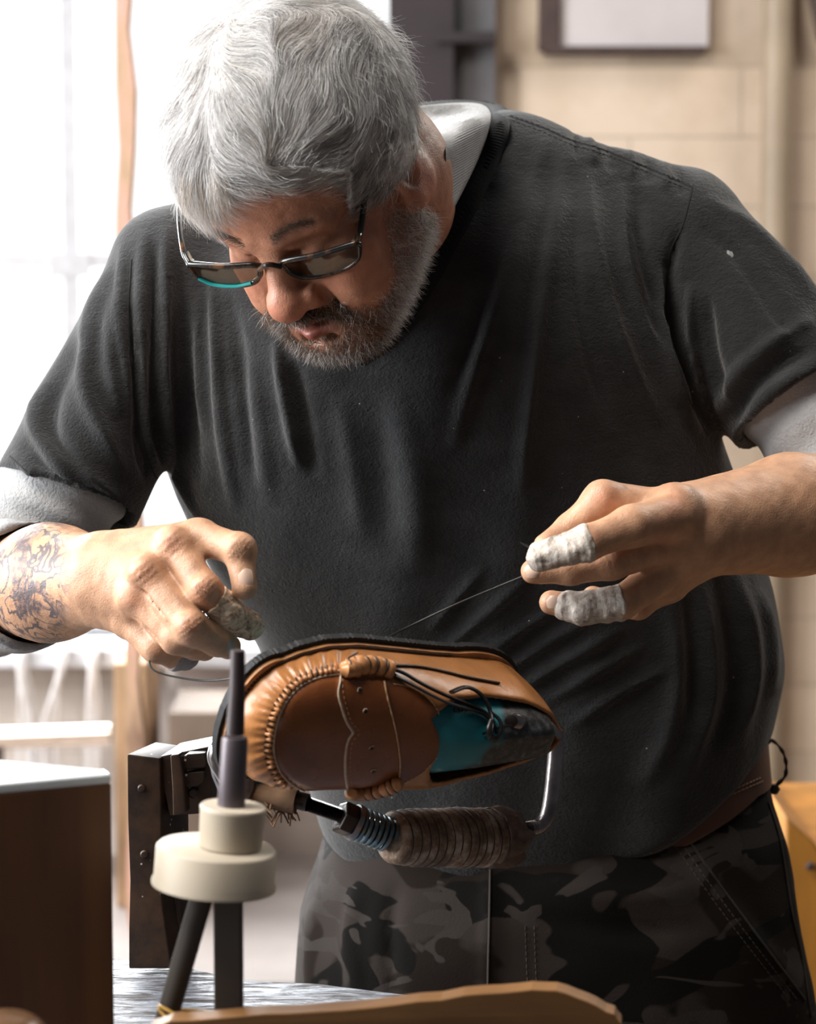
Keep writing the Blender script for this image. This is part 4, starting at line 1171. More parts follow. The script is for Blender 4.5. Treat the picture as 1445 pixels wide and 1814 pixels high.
# ------------------------------------------------------------------ glasses
gl = thing('eyeglasses', 'rectangular tortoiseshell glasses with a teal reflection modelled on the left rim, worn low on his nose', 'glasses')
t = NT('dark_tortoiseshell'); v = t.coords(); t.set(Base_Color=t.ramp(t.noise(v, 110, 3), [(.5, (.010, .009, .009)), (.68, (.085, .036, .014))]), Roughness=.16); TORT = t.m
TEAL = simple('teal_reflection', (.02, .34, .33), .2, var=.15)
STEEL = simple('bright_hinge_steel', (.62, .56, .46), .28, metal=1.0, var=.1)
t = NT('spectacle_lens'); t.n.remove(t.b); gls = t.n.new('ShaderNodeBsdfGlossy'); gls.inputs['Roughness'].default_value = .04; gls.inputs[0].default_value = (.85, .9, .9, 1)
tr = t.n.new('ShaderNodeBsdfTransparent'); tr.inputs[0].default_value = (.52, .46, .40, 1); fre = t.n.new('ShaderNodeFresnel'); fre.inputs[0].default_value = 1.45
mx = t.n.new('ShaderNodeMixShader'); mx.inputs[0].default_value = .10; t.link(tr.outputs[0], mx.inputs[1]); t.link(gls.outputs[0], mx.inputs[2]); t.link(mx.outputs[0], t.n['Material Output'].inputs[0]); LENS = t.m
Dn = RT * .20 + UP * -.42 + FWD * .74; Dn /= np.linalg.norm(Dn)
HLp, HRp, BRp = [q_ + (CAM - q_) / np.linalg.norm(CAM - q_) * d_ for q_, d_ in ((H(-66.5, 18.6, 7.2), .006), (H(67, -9, -12.5), .012), (H(0, 12, -6), .007))]
fr = None
for nm, inner, outer_, s_ in (('l', BRp, HLp, -1), ('r', BRp, HRp, 1)):
    ax = outer_ - inner; L_ = np.linalg.norm(ax); ax /= L_
    a = inner + ax * .009; W_ = L_ - .009
    nn_ = np.cross(ax, Dn); nn_ /= np.linalg.norm(nn_); nn_ = nn_ * (-1 if nn_ @ -FWD < 0 else 1)
    def pt(u_, v_): return a + ax * (u_ * W_) + Dn * (v_ * .0235) + nn_ * (-.003 * (2 * u_ - 1) ** 2)
    outl = [(0, .12), (.12, 0), (.5, -.03), (.9, -.02), (1.0, .05), (1.0, .3), (.93, .75), (.75, .98), (.45, 1.02), (.2, .92), (.06, .6)]
    P3 = smooth_path([pt(*q_) for q_ in outl] + [pt(*outl[0])], 7)[:-1]
    g = Geo(); tq = np.linspace(0, 1, len(P3)); g.tube(P3, .0023 - .0008 * np.exp(-((tq - .62) / .2) ** 2), sides=10, closed=True)
    if fr is None:
        fr = g; 
    else: fr.V += g.V; fr.F += [tuple(i + fr.n for i in f_) for f_ in g.F]; fr.M += g.M; fr.n += g.n
    cen_ = P3.mean(0); g = Geo(); n_ = len(P3); off = nn_ * .0006
    g.put(np.concatenate([P3 + off, P3 - off, [cen_ + off * 2, cen_ + 0 * off]]), [(i, (i + 1) % n_, 2 * n_) for i in range(n_)] + [(n_ + (i + 1) % n_, n_ + i, 2 * n_ + 1) for i in range(n_)])
    g.build('lens', LENS, gl)
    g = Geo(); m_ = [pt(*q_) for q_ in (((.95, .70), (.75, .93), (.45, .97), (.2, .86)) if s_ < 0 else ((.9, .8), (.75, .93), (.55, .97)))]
    if s_ < 0: g.tube(smooth_path([q_ + nn_ * .0012 for q_ in m_], 6), .0013, sides=8); g.build('teal_rim_reflection', TEAL, gl)  # reflection on the left lens's lower rim, put in as a teal tube
    e_ = pt(1.0, .06)
    g = Geo()
    if s_ < 0: path = [e_, P(324, 440, e_[1] + .012), P(318, 372, e_[1] + .050), P(330, 310, e_[1] + .082)]
    else:
        path = [e_]
        for a_, b_, l_ in ((637, 415, .008), (643, 375, .006), (648, 338, .004), (668, 300, .003)):
            c_, n__ = cast(body_bvh, a_, b_); path.append(c_ + (CAM - c_) / np.linalg.norm(CAM - c_) * l_)
    w_ = smooth_path(path, 8); g.tube(w_, .0030, sides=12, flat=.72, up=RT); g.build('temple', TORT, gl)
    g = Geo(); h0 = w_[2] - RT * s_ * .0028 ; h1 = w_[7] - RT * s_ * .0030; g.tube([h0, (h0 + h1) / 2, h1], [.0012, .0011, .0006], sides=8)
    g.lathe([(-.0016, .0014), (.0016, .0014)], h0, RT, n=12); g.build('hinge', STEEL, gl)
fr.tube(smooth_path([BRp + (HLp - BRp) * .13 + Dn * .003, BRp - Dn * .0025 + -FWD * .002, BRp + (HRp - BRp) * .13 + Dn * .003], 6), .0020, sides=8)
fr.build('frame', TORT, gl)
settle(gl, BRp)
# ------------------------------------------------------------------ nails and finger tapes
NAIL = simple('fingernail', (.62, .43, .33), .28, var=.08, nscale=60)
NAILD = simple('greyish_fingernail', (.34, .30, .29), .3, var=.1, nscale=60)
def nail(px_, py_, ang, w_, l_, m):
    p, n = cast(body_bvh, px_, py_)
    if p is None: return
    a = math.radians(ang); d = RT * math.cos(a) - UP * math.sin(a); d = d - n * (d @ n); d /= np.linalg.norm(d); s_ = np.cross(n, d)
    g = Geo(); V, F = [], []
    for i in range(9):
        for j in range(9):
            u_, v_ = i / 4 - 1, j / 4 - 1; r_ = 1 - .18 * abs(u_) ** 3
            V.append(p + d * u_ * l_ + s_ * v_ * w_ * (1 - .25 * max(0, -u_ - .4)) * r_ - n * (.0016 * v_ * v_ + .0010 * u_ * u_) + n * .0008)
    top = np.array(V); bot = top - n * .0009
    F = [(i * 9 + j, i * 9 + j + 1, (i + 1) * 9 + j + 1, (i + 1) * 9 + j) for i in range(8) for j in range(8)]
    F += [tuple(k + 81 for k in f_[::-1]) for f_ in F]
    bd = [j for j in range(9)] + [i * 9 + 8 for i in range(1, 9)] + [72 + j for j in range(7, -1, -1)] + [i * 9 for i in range(7, 0, -1)]
    F += [(bd[k], bd[(k + 1) % len(bd)], bd[(k + 1) % len(bd)] + 81, bd[k] + 81) for k in range(len(bd))]
    g.put(np.concatenate([top, bot]), F); g.build('fingernail', m, person)
nail(435, 1022, 85, .0052, .0065, NAIL); nail(409, 1146, 35, .0045, .0045, NAILD)
nail(943, 1012, 178, .0046, .0050, NAIL); nail(980, 1066, 182, .0046, .0050, NAIL)
t = NT('grubby_cloth_tape'); v = t.coords(); f = t.noise(v, 120, 6, .7, .7)
t.set(Base_Color=t.ramp(f, [(.33, (.20, .16, .13)), (.50, (.50, .43, .37)), (.68, (.66, .61, .55))]), Roughness=.8); t.bump(t.noise(v, 260, 5, .7), .8, .0014); TAPE = t.m
t = NT('dirty_brown_tape'); v = t.coords(); f = t.noise(v, 150, 6, .7, .7)
t.set(Base_Color=t.ramp(f, [(.35, (.20, .13, .09)), (.48, (.58, .40, .27)), (.62, (.80, .64, .48))]), Roughness=.8); t.bump(t.noise(v, 300, 5, .7), .9, .0014); TAPE2 = t.m
GREYT = simple('grey_tape', (.25, .22, .21), .7, bump=.4)
def tape(pts, rad, mat, label, extra=.0012, cutr=.25, seed=1.0):
    q_ = [P(*p) for p in pts]; f_ = Field()
    for i in range(len(q_) - 1): f_.add(RC(q_[i], q_[i + 1], (rad[i] + extra * 1000) * mm, (rad[i + 1] + extra * 1000) * mm), .003)
    a0 = q_[1] - q_[0]; a0 /= np.linalg.norm(a0); st = q_[0] + a0 * .001
    f_.cut(lambda p: ((st - p) @ a0) + .0011 * vnoise(p, 300, seed), .0008)
    A_ = np.array(q_); lo_, hi_ = A_.min(0) - .02, A_.max(0) + .02
    V_, F_ = polygonise(f_, lo_, hi_, .0008, B=12); N_ = mesh_normals(V_, F_)
    s_ = (V_ - q_[0]) @ a0
    V_ = V_ + N_ * (vnoise(V_, 420, seed) * .00045 + vnoise(V_, 900, seed + 1) * .00022 + .00012 * np.sign(np.sin(s_ * 2 * math.pi / .011 + 2 * vnoise(V_, 90, seed))))[:, None]
    o = mk_mesh('finger_tape', V_, F_, mat, person); o['label'] = label; return o
tape([(376, 1058, -.220), (408, 1088, -.214), (442, 1109, -.205)], (10.9, 9.6, 8.9), TAPE2, 'dirty brown tape round the forefinger', seed=2.0)
tape([(302, 1159, -.192), (308, 1160, -.190), (328, 1164, -.182)], (9.5, 9.4, 8.4), GREYT, 'grey tape on the little fingertip', seed=3.0)
tape([(1046, 960, -.2435), (1040, 962, -.244), (958, 986, -.238)], (11.4, 11.4, 9.0), TAPE, 'pale crumpled tape round the thumb', seed=4.0)
tape([(1106, 1066, -.200), (1035, 1078, -.200), (1004, 1073, -.197)], (11.2, 9.8, 9.2), TAPE, 'pale crumpled tape round the ring finger', extra=.0016, seed=5.0)
settle(person, (.12, .14, 0.0))
# ================================================================== SHOE, LAST, JACK
sL = CAMB @ np.array([.77, .03, -.64]); sH = CAMB @ np.array([.54, -.48, .69])
sL /= np.linalg.norm(sL); sH -= (sH @ sL) * sL; sH /= np.linalg.norm(sH); sW = np.cross(sH, sL)
if sW[2] > 0: sW = -sW                       # w grows towards the lower side of the picture
SR = np.stack([sL, sW, sH], 1)
S0 = P(431, 1302, -.325) - SR @ np.array([0, 0, .016])
LK = .88
def Q(l, w, h): return S0 + SR @ (np.array([l * LK, w, h], float) * .001)
def toS(p): return ((p - S0) @ SR) * np.array([1000 / LK, 1000, 1000])
wl = [0, 4, 12, 25, 45, 70, 100, 140, 180, 220, 250, 268, 280]; wv = [6, 20, 33, 43, 50, 54, 53, 47, 41, 36, 32, 25, 7]
hl_ = [0, 4, 12, 25, 45, 70, 100, 130, 160, 280]; hv = [12, 22, 31, 37, 42, 47, 54, 63, 72, 74]
def smooth_tab(x, y, s=10):
    xx = np.linspace(-10, 300, 311); yy = np.interp(xx, x, y); k = np.exp(-(np.arange(-s, s + 1) / (s * .5)) ** 2); k /= k.sum()
    yy = np.convolve(np.pad(yy, s, mode='edge'), k, 'valid'); return lambda v: np.interp(v, xx, yy)
wd = smooth_tab(wl, [q * .94 for q in wv], 5); hc = smooth_tab(hl_, [q * .88 for q in hv], 6)
def super_(q, W_, H_, n=2.7):
    hh = np.where(q[:, 2] > 0, q[:, 2] / H_, q[:, 2] / 14)
    rho = (np.abs(q[:, 1] / W_) ** n + np.abs(hh) ** n) ** (1 / n)
    return (rho - 1) * np.minimum(W_, H_) * .75
def sole_end(q, a=2, b=281): return np.maximum(a - q[:, 0], q[:, 0] - b)
def upper_f(p):
    q = toS(p); W_ = wd(q[:, 0]) * (1 + .22 * np.clip((q[:, 0] - 105) / 70, 0, 1) * np.clip((262 - q[:, 0]) / 40, 0, 1) * np.clip(q[:, 1] / 12, 0, 1)); o = np.maximum(super_(q, W_, hc(q[:, 0])), sole_end(q, 0)); o = np.maximum(o, -q[:, 2] - .5)
    inn = super_(q, W_ - 3.2, hc(q[:, 0]) - 3)
    lt = 150 - 34 * (np.abs(q[:, 1] - 2) / 40) ** 2.4                 # tongue end
    top = np.interp(q[:, 0], [90, 115, 135, 165, 200, 240, 281], [70, 60, 54, 46, 42, 46, 58])
    rear = np.maximum(np.maximum(o, -inn), q[:, 2] - top - 8 * np.clip(q[:, 1] / 12, 0, 1))
    inn2 = super_(q, W_ - 3.2, hc(q[:, 0]) - 3)
    frontp = np.maximum(np.maximum(o, q[:, 0] - lt), np.where(q[:, 0] > 118, -inn2, -50))
    return np.minimum(frontp, rear) * .001
def last_f(p):
    q = toS(p)
    w2 = np.interp(q[:, 0], [0, 100, 150, 200, 250, 268], [30, 44, 35, 28, 24, 20]); h2 = np.interp(q[:, 0], [0, 60, 100, 130, 160, 195, 262], [20, 38, 46, 54, 63, 68, 70])
    d = np.maximum(super_(q, w2, h2, 2.4), np.maximum(100 - q[:, 0], q[:, 0] - 270 + .10 * q[:, 2]))
    return np.maximum(d, q[:, 2] - 66) * .001
fu = Field(); fu.add(upper_f, .0001)
cor = np.array([Q(l, w, h) for l in (-12, 296) for w in (-62, 62) for h in (-8, 108)])
Vq, Fq = polygonise(fu, cor.min(0), cor.max(0), .0013, slack=2.2)
Vq = relax(Vq, Fq, 3, .45)
Nq = mesh_normals(Vq, Fq); pq = project(Vq); frontq = (Nq @ -FWD) > 0
def inside(pts, poly):
    poly = np.asarray(poly, float); c = np.zeros(len(pts), bool); j = len(poly) - 1
    for i in range(len(poly)):
        a, b = poly[i], poly[j]
        m = ((a[1] > pts[:, 1]) != (b[1] > pts[:, 1])) & (pts[:, 0] < (b[0] - a[0]) * (pts[:, 1] - a[1]) / (b[1] - a[1] + 1e-9) + a[0]); c ^= m; j = i
    return c
PIP = [(600, 1194), (565, 1200), (530, 1217), (505, 1246), (490, 1282), (484, 1322), (489, 1352), (503, 1377), (528, 1396), (565, 1407), (612, 1410)]
E1 = [(598, 1203), (600, 1230), (606, 1255), (615, 1280), (626, 1297), (616, 1314), (612, 1340), (612, 1370), (616, 1396)]
E2 = [(680, 1207), (686, 1238), (695, 1272), (703, 1310), (708, 1350), (706, 1386)]
E3 = [(696, 1212), (722, 1216), (752, 1232), (775, 1260), (784, 1297), (776, 1336), (748, 1368), (712, 1388)]
plug = list(map(tuple, smooth_path(PIP, 5))) + [(700, 1392), (720, 1390)] + [tuple(q) for q in smooth_path(E3, 5)][::-1] + [(690, 1200)]
inplug = inside(pq, plug) & frontq
strap = smooth_path(E1, 5).tolist() + smooth_path(E2, 5).tolist()[::-1]
instrap = inside(pq, strap) & frontq
dP, tP, sP = seg_dist(pq, smooth_path(PIP, 5))
Vq = Vq + Nq * (instrap * .0011 - frontq * .0014 * np.exp(-(dP / 7) ** 2))[:, None]
# soft creases pulled into the apron seam
ang = np.arctan2(pq[:, 1] - 1300, pq[:, 0] - 590)
wall = frontq & ~inplug & (pq[:, 0] < 640)
Vq = Vq + Nq * (wall * np.exp(-((dP - 16) / 16) ** 2) * .0007 * np.cos(ang * 62))[:, None]
Vq = Vq + Nq * (wall * np.exp(-((dP - 34) / 22) ** 2) * .0004 * np.cos(ang * 33 + 1))[:, None]
tone = np.tile(np.array([.42, .180, .062]), (len(Vq), 1)); tone[inplug] = (.19, .060, .018); tone[instrap] = (.21, .066, .019)
tone[~frontq] = (.30, .12, .05)
t = NT('oiled_brown_leather'); at = t.n.new('ShaderNodeAttribute'); at.attribute_name = 'leather_tone'; v = t.coords()
t.set(Base_Color=t.mix(1.0, at.outputs['Color'], t.ramp(t.noise(v, 26, 5, .6), [(.3, (.72, .68, .62)), (.68, (1.15, 1.12, 1.08))]), 'MULTIPLY'), Roughness=t.ramp(t.noise(v, 40, 4), [(.3, .22), (.7, .36)]))
b1 = t.bump(t.noise(v, 420, 4), .22, .0006); t.bump(t.noise(v, 90, 3), .2, .001, b1); LEATHER = t.m
shoe = thing('moccasin', 'brown leather moccasin shoe half stitched, held sideways in the jack', 'shoe')
uq = mk_mesh('upper', Vq, Fq, LEATHER, shoe); set_attr(uq, 'leather_tone', tone)
ub = bvh_of(Vq, Fq)
CREAM = simple('cream_leather_edge', (.62, .50, .38), .6, var=.25, nscale=300, bump=.4, bscale=900)
TANW = simple('tan_thread_waxed', (.50, .30, .16), .6, var=.3, nscale=400)
PLEAT = simple('gathered_leather', (.46, .20, .075), .35, var=.3, nscale=120, bump=.3)
DARKT = simple('dark_waxed_thread', (.03, .018, .012), .5)
def on_shoe(name, paths, r, mat, lift, flat=.7, n=12, parent=shoe):
    g = Geo()
    for pth in paths:
        p_, n_ = cast_path(ub, pth, n, lift)
        if len(p_) > 3: g.tube(relax_path(p_), r, sides=8, flat=flat)
    return g.build(name, mat, parent)
def relax_path(p, it=4):
    p = p.copy()
    for _ in range(it): p[1:-1] = .5 * p[1:-1] + .25 * (p[:-2] + p[2:])
    return p
on_shoe('apron_piping', [PIP + [(622, 1420)]], .0010, CREAM, .0002)
on_shoe('strap_edge', [[(592, 1188), (604, 1190), (603, 1204)] + E1[1:5]], .0010, CREAM, .0004)
on_shoe('strap_edge', [E1[4:] + [(620, 1412)]], .0009, CREAM, .0004)
on_shoe('strap_rear_edge', [E2], .0009, TANW, .0003, n=18)
stitches(ub, 'strap_stitching', [[(a + 8, b) for a, b in E1[:4]] + [(636, 1297)] + [(a + 8, b) for a, b in E1[5:]]], TANW, shoe, .0022, .0016, .0003)
stitches(ub, 'tongue_stitching', [E3], TANW, shoe, .0020, .0011, .0005)
on_shoe('tongue_edge', [[(a * 1.004 - 2, b) for a, b in E3]], .0008, TANW, -.0004)
g = Geo(); gs = Geo(); sp_ = smooth_path([(a, b) for a, b in PIP], 30); cumd = np.concatenate([[0], np.cumsum(np.linalg.norm(np.diff(sp_, axis=0), axis=1))])
npl = 33
for k in range(npl):
    s_ = 6 + k * (cumd[-1] * .80 - 6) / npl; x, y = np.interp(s_, cumd, sp_[:, 0]), np.interp(s_, cumd, sp_[:, 1])
    x2, y2 = np.interp(s_ + 2, cumd, sp_[:, 0]), np.interp(s_ + 2, cumd, sp_[:, 1]); tx, ty = x2 - x, y2 - y; L_ = math.hypot(tx, ty); nx, ny = ty / L_, -tx / L_
    if (x + nx * 10 - 600) ** 2 + (y + ny * 10 - 1305) ** 2 < (x - 600) ** 2 + (y - 1305) ** 2: nx, ny = -nx, -ny
    ln_ = 15 + 2 * math.sin(k * 2.1)
    q_ = [cast(ub, x + nx * a, y + ny * a, l_)[0] for a, l_ in ((3, .0004), (ln_ * .5, .0011), (ln_, -.0002))]
    if all(c is not None for c in q_): g.tube(smooth_path(q_, 4), [.0010, .0013, .0015, .0016, .0016, .0015, .0012, .0009, .0006], sides=8)
    mx_, my_ = x + tx / L_ * 4.2, y + ty / L_ * 4.2
    q_ = [cast(ub, mx_ + nx * a, my_ + ny * a, .0004)[0] for a in (4, 10, 17)]
    if all(c is not None for c in q_): gs.tube(np.array(q_), .0006, sides=6)
g.build('gathers', PLEAT, shoe); gs.build('gather_stitches', DARKT, shoe)
def roll(pts, r, nw, name):
    p_, n_ = cast_path(ub, pts, 14, r * .45)
    if len(p_) < 4: return; p_ = relax_path(p_, 8)
    g = Geo(); m_ = len(p_); ph = np.linspace(0, nw * math.pi, m_); rr = r * (.80 + .24 * np.abs(np.sin(ph)) ** .6) * np.where((np.arange(m_) < 1) | (np.arange(m_) > m_ - 2), .7, 1)
    g.tube(p_, rr, sides=18, flat=.85); o = g.build(name, PLEAT, shoe)
    g = Geo(); T_ = np.gradient(p_, axis=0)
    for k in range(1, nw):
        c_ = np.array([np.interp(k * math.pi, ph, p_[:, a]) for a in range(3)]); ax_ = np.array([np.interp(k * math.pi, ph, T_[:, a]) for a in range(3)]); ax_ /= np.linalg.norm(ax_)
        u_ = np.cross(ax_, sH); u_ /= np.linalg.norm(u_); w_ = np.cross(ax_, u_)
        g.tube([c_ + r * .86 * (math.cos(a) * u_ + math.sin(a) * w_ * .9) for a in np.linspace(0, 2 * math.pi, 20)[:-1]], .0006, sides=6, closed=True)
    g.build('roll_thread', DARKT, o)
roll([(606, 1190), (630, 1184), (660, 1184), (692, 1192)], .0064, 6, 'beefroll')
roll([(622, 1398), (650, 1398), (680, 1392), (706, 1382)], .0060, 6, 'beefroll')
HOLE = simple('punched_hole', (.01, .006, .004), .8)
for x, y in ((637, 1223), (647, 1260), (658, 1325), (661, 1366)):
    p_, n_ = cast(ub, x, y, .0002)
    g = Geo(); u_ = np.cross(n_, sL); u_ /= np.linalg.norm(u_); w_ = np.cross(n_, u_)
    g.lathe([(0, .0015), (.0004, .0013)], p_, n_, n=16); o = g.build('punched_hole', HOLE, shoe)
    g = Geo(); g.tube([p_ + n_ * .0003 + .0018 * (math.cos(a) * u_ + math.sin(a) * w_) for a in np.linspace(-.6, 1.9, 10)], .0004, sides=6); g.build('hole_rim', CREAM, o)
# welt, stitched strip and black outsole
def slab_outline(off, h0, h1, mat, name, wob=0.0, n=150):
    ls = np.concatenate([32 - (32 + off) * np.cos(np.linspace(0, math.pi / 2, 26)), np.linspace(34, 206, 50), 208 + (73 + off) * np.sin(np.linspace(0.05, math.pi / 2, 18))])
    prof = np.array([(wd(32) + off) * max(0.02, 1 - ((32 - l) / (32 + off)) ** 2.2) ** (1 / 2.2) if l < 32 else ((wd(l) + off) if l < 207 else (wd(207) + off) * max(.02, 1 - ((l - 207) / (75 + off)) ** 2.2) ** .5) for l in ls])
    o_ = [(l, -w) for l, w in zip(ls, prof)] + [(l, w) for l, w in zip(ls[::-1], prof[::-1])]
    c2 = smooth_path([(a, b) for a, b in o_] , 2)[:-1]
    r_ = 1 + wob * np.sin(np.arange(len(c2)) * 2.9) * np.sin(np.arange(len(c2)) * .77)
    b_ = [Q(a, b * r_[i], h0) for i, (a, b) in enumerate(c2)]; g = Geo(); g.prism(b_, sH * (h1 - h0) * .001)
    return g.build(name, mat, shoe, bevel=0)
WELT = simple('welt_leather', (.42, .19, .07), .5, var=.3, nscale=80, bump=.4)
slab_outline(2.6, -3.0, .5, WELT, 'welt'); slab_outline(6.0, -8.5, -3.0, simple('black_rubber_sole', (.006, .006, .007), .7, bump=.6), 'outsole', .012)
ls = np.linspace(-2, 200, 120)
for sgn in (-1, 1):
    wb = Geo()
    pth = np.array([Q(max(l, 1), sgn * (wd(max(l, .5)) + 1.4), .9) for l in ls])
    for k in range(0, len(pth) - 1, 1): wb.tube([pth[k], (pth[k] * .35 + pth[k + 1] * .65)], .0007, sides=6)
    wb.build('welt_stitching', DARKT, shoe)
# lace
LACE = simple('black_leather_lace', (.012, .011, .012), .35, bump=.4, bscale=300)
def liftpath(pts, r, name, mat, parent, flat=.5):
    g = Geo(); g.tube(smooth_path([P(*p_) for p_ in pts], 8), r, sides=10, flat=flat); return g.build(name, mat, parent)
def surf(px_, py_, dz): 
    best = None
    for b_ in (ub, lastb):
        c_, n_ = cast(b_, px_, py_, 0)
        if c_ is not None and (best is None or np.linalg.norm(c_ - CAM) < np.linalg.norm(best - CAM)): best = c_
    if best is None: best = P(px_, py_, -.17)
    return best + (CAM - best) / np.linalg.norm(CAM - best) * dz
fl = Field(); fl.add(last_f, .0001); Vl, Fl = polygonise(fl, cor.min(0), cor.max(0) + .03, .0018, slack=2.2); Vl = relax(Vl, Fl, 3, .5)
lastb = bvh_of(Vl, Fl)
def lpath(pts, r, name, flat=.55, parent=shoe):
    g = Geo(); g.tube(relax_path(smooth_path([surf(*p_) for p_ in pts], 8), 6), r, sides=10, flat=flat); return g.build(name, LACE, parent)
lpath([(690, 1184, .003), (715, 1192, .006), (745, 1210, .008), (790, 1232, .008), (840, 1252, .008), (866, 1268, .006), (880, 1300, .004)], .0024, 'lace')
lpath([(700, 1198, .003), (740, 1218, .006), (790, 1244, .008), (850, 1262, .006), (870, 1276, .005)], .0020, 'lace')
lpath([(800, 1226, .007), (825, 1217, .010), (850, 1228, .011), (868, 1258, .010), (872, 1290, .008), (866, 1310, .005)], .0026, 'lace')
lpath([(868, 1262, .007), (884, 1274, .009), (888, 1296, .008), (876, 1312, .006), (866, 1296, .008), (872, 1276, .010)], .0024, 'lace_knot')
lpath([(692, 1178, .002), (740, 1180, .002), (790, 1190, .002), (830, 1200, .002), (884, 1210, .002)], .0012, 'collar_binding', .8)
settle(shoe, Q(140, 0, -10))
lst = thing('shoe_last', 'turquoise shoe last with a dark heel showing inside the moccasin', 'shoe last')
t = NT('turquoise_plastic'); v = t.coords(); sc = t.ramp(t.noise(v, 55, 6, .7), [(.60, 0.0), (.66, 1.0)])
lq_ = toS(Vl); heel_dark = np.clip((lq_[:, 0] + .9 * (project(Vl)[:, 1] - 1270) * .35 - 205) / 14 + vnoise(Vl, 300, 6.1) * .5, 0, 1)  # darkens towards the heel and the lower side
aw = t.n.new('ShaderNodeAttribute'); aw.attribute_name = 'heel_dark'
c = t.mix(aw.outputs['Fac'], t.ramp(t.noise(v, 18, 3), [(.3, (.012, .16, .20)), (.7, (.022, .24, .28))]), t.ramp(t.noise(v, 160, 5, .7), [(.45, (.02, .022, .024)), (.7, (.10, .11, .115))]))
t.set(Base_Color=t.mix(t.math('MULTIPLY', sc, .35), c, (.45, .55, .55)), Roughness=.38); t.bump(t.noise(v, 260, 4), .3, .0006)
lo_ = mk_mesh('last_body', Vl, Fl, t.m, lst); set_attr(lo_, 'heel_dark', heel_dark, False)
# handwritten mark on the last
def write(px_, py_, size, slant, strokes, r, mat, parent, name, lift=.0005):
    for st in strokes:
        pts = [cast(lastb, px_ + (a + b * slant) * size, py_ - b * size + a * size * -.12, lift)[0] for a, b in smooth_path(st, 5)[:, :2]]
        pts = [p_ for p_ in pts if p_ is not None]
        if len(pts) > 3: g = Geo(); g.tube(np.array(pts), r, sides=6, flat=.5); g.build(name, mat, parent)
write(802, 1262, 13, .25, [[(.6, .9), (.2, .8), (0, .3), (.3, 0), (.6, .4), (.7, 1.0), (.75, .1), (1.0, .1), (1.2, .6), (1.25, 0), (1.6, .5), (1.7, 0), (2.0, .6), (1.9, 0), (2.2, .2)], [(2.3, 0), (2.5, .8), (2.6, 0)], [(2.9, .6), (2.8, 0), (3.1, .1)]], .0004, STITCH_DARK, lst, 'ink_mark')
BLK = simple('blackened_steel', (.055, .045, .042), .38, metal=.85, var=.4, nscale=60, bump=.5, bscale=220, bdist=.0009)
g = Geo(); a_ = surf(855, 1300, .002); b_ = surf(888, 1288, .004); c_ = surf(905, 1285, .004)
g.tube(smooth_path([a_, b_, c_], 6), .0009, sides=8); g.lathe([(0, .004), (.003, .0045), (.004, .002)], surf(905, 1277, .001), -FWD, n=16); g.build('last_pin', BLK, lst)
settle(lst, Q(190, 0, 3))

# the jack that holds it all
jk = thing('shoe_jack', 'dark iron shoe jack with a wrapped handle and bent rod, bolted upright to the bench', 'shoe jack')
IRON = NT('dusty_brown_iron'); t = IRON; v = t.coords(); f = t.noise(v, 34, 6, .65)
vo = t.new('ShaderNodeTexVoronoi', Scale=150.0); t.link(v, vo.inputs['Vector']); spk = t.ramp(vo.outputs['Distance'], [(.10, 1.0), (.16, 0.0)])
rn = t.n.new('ShaderNodeSeparateColor'); t.link(vo.outputs['Color'], rn.inputs[0]); spk = t.math('MULTIPLY', spk, t.math('GREATER_THAN', rn.outputs[0], .86))
t.set(Base_Color=t.mix(spk, t.ramp(f, [(.35, (.022, .014, .011)), (.68, (.075, .040, .022))]), (.62, .60, .58)), Roughness=.45, Metallic=.35); t.bump(f, .35, .001); IRON = t.m
STEELR = simple('worn_grey_steel', (.26, .24, .25), .28, metal=.9, var=.4, nscale=50, bump=.35, bscale=140, bdist=.0008)
TZ = .894
def Pz(px_, py_, z):
    d = FWD + RT * (px_ - 722.5) / FPX + UP * (907.0 - py_) / FPX; return CAM + d * ((z - CAM[2]) / d[2])
def plate(outl, Y, depth, mat, name, parent, bev=.0015):
    q_ = np.array([P(a, b, Y) for a, b in outl]); q_[:, 2] = np.maximum(q_[:, 2], TZ + .0006); g = Geo(); g.prism(q_, depth); return g.build(name, mat, parent, bevel=bev, angle=35)
YJ = -.135
foot = Pz(262, 1697, TZ)
post = [(225, 1336), (283, 1344), (285, 1420), (286, 1500), (284, 1560), (288, 1610), (294, 1650), (303, 1716), (228, 1716), (228, 1640), (230, 1560), (226, 1450)]
plate(post, YJ, (.016, .045, 0), IRON, 'upright', jk, .0012)
plate([(290, 1500), (304, 1500), (308, 1560), (318, 1640), (318, 1716), (306, 1650), (294, 1580)], YJ + .02, (.004, .02, 0), IRON, 'spring_leaf', jk, .0006)
g = Geo(); g.tube(smooth_path([P(320, 1500, YJ + .03), P(318, 1580, YJ + .03), P(322, 1660, YJ + .03), P(325, 1694, YJ + .03)], 6), .0012, sides=8); g.build('wire', IRON, jk)
plate([(283, 1340), (372, 1322), (374, 1440), (300, 1446), (290, 1400)], YJ + .005, (.01, .05, 0), IRON, 'head_block', jk)
plate([(301, 1338), (318, 1336), (324, 1370), (330, 1440), (306, 1446), (305, 1400)], YJ - .012, (.002, .012, 0), IRON, 'clamp_bar', jk)
plate([(322, 1343), (332, 1336), (364, 1334), (366, 1352), (362, 1360), (324, 1364)], YJ - .006, (.001, .012, 0), IRON, 'cast_panel', jk)
plate([(324, 1370), (362, 1366), (360, 1386), (350, 1393), (324, 1395)], YJ - .006, (.001, .012, 0), IRON, 'cast_panel', jk)
for x, y, r_ in ((251, 1396, .0030), (256, 1513, .0032)): g = Geo(); g.lathe([(0, r_), (-.0012, r_), (-.0022, r_ * .7), (-.0024, 0.0003)], P(x, y, YJ), (0, 1, 0), n=20); g.build('rivet', IRON, jk)
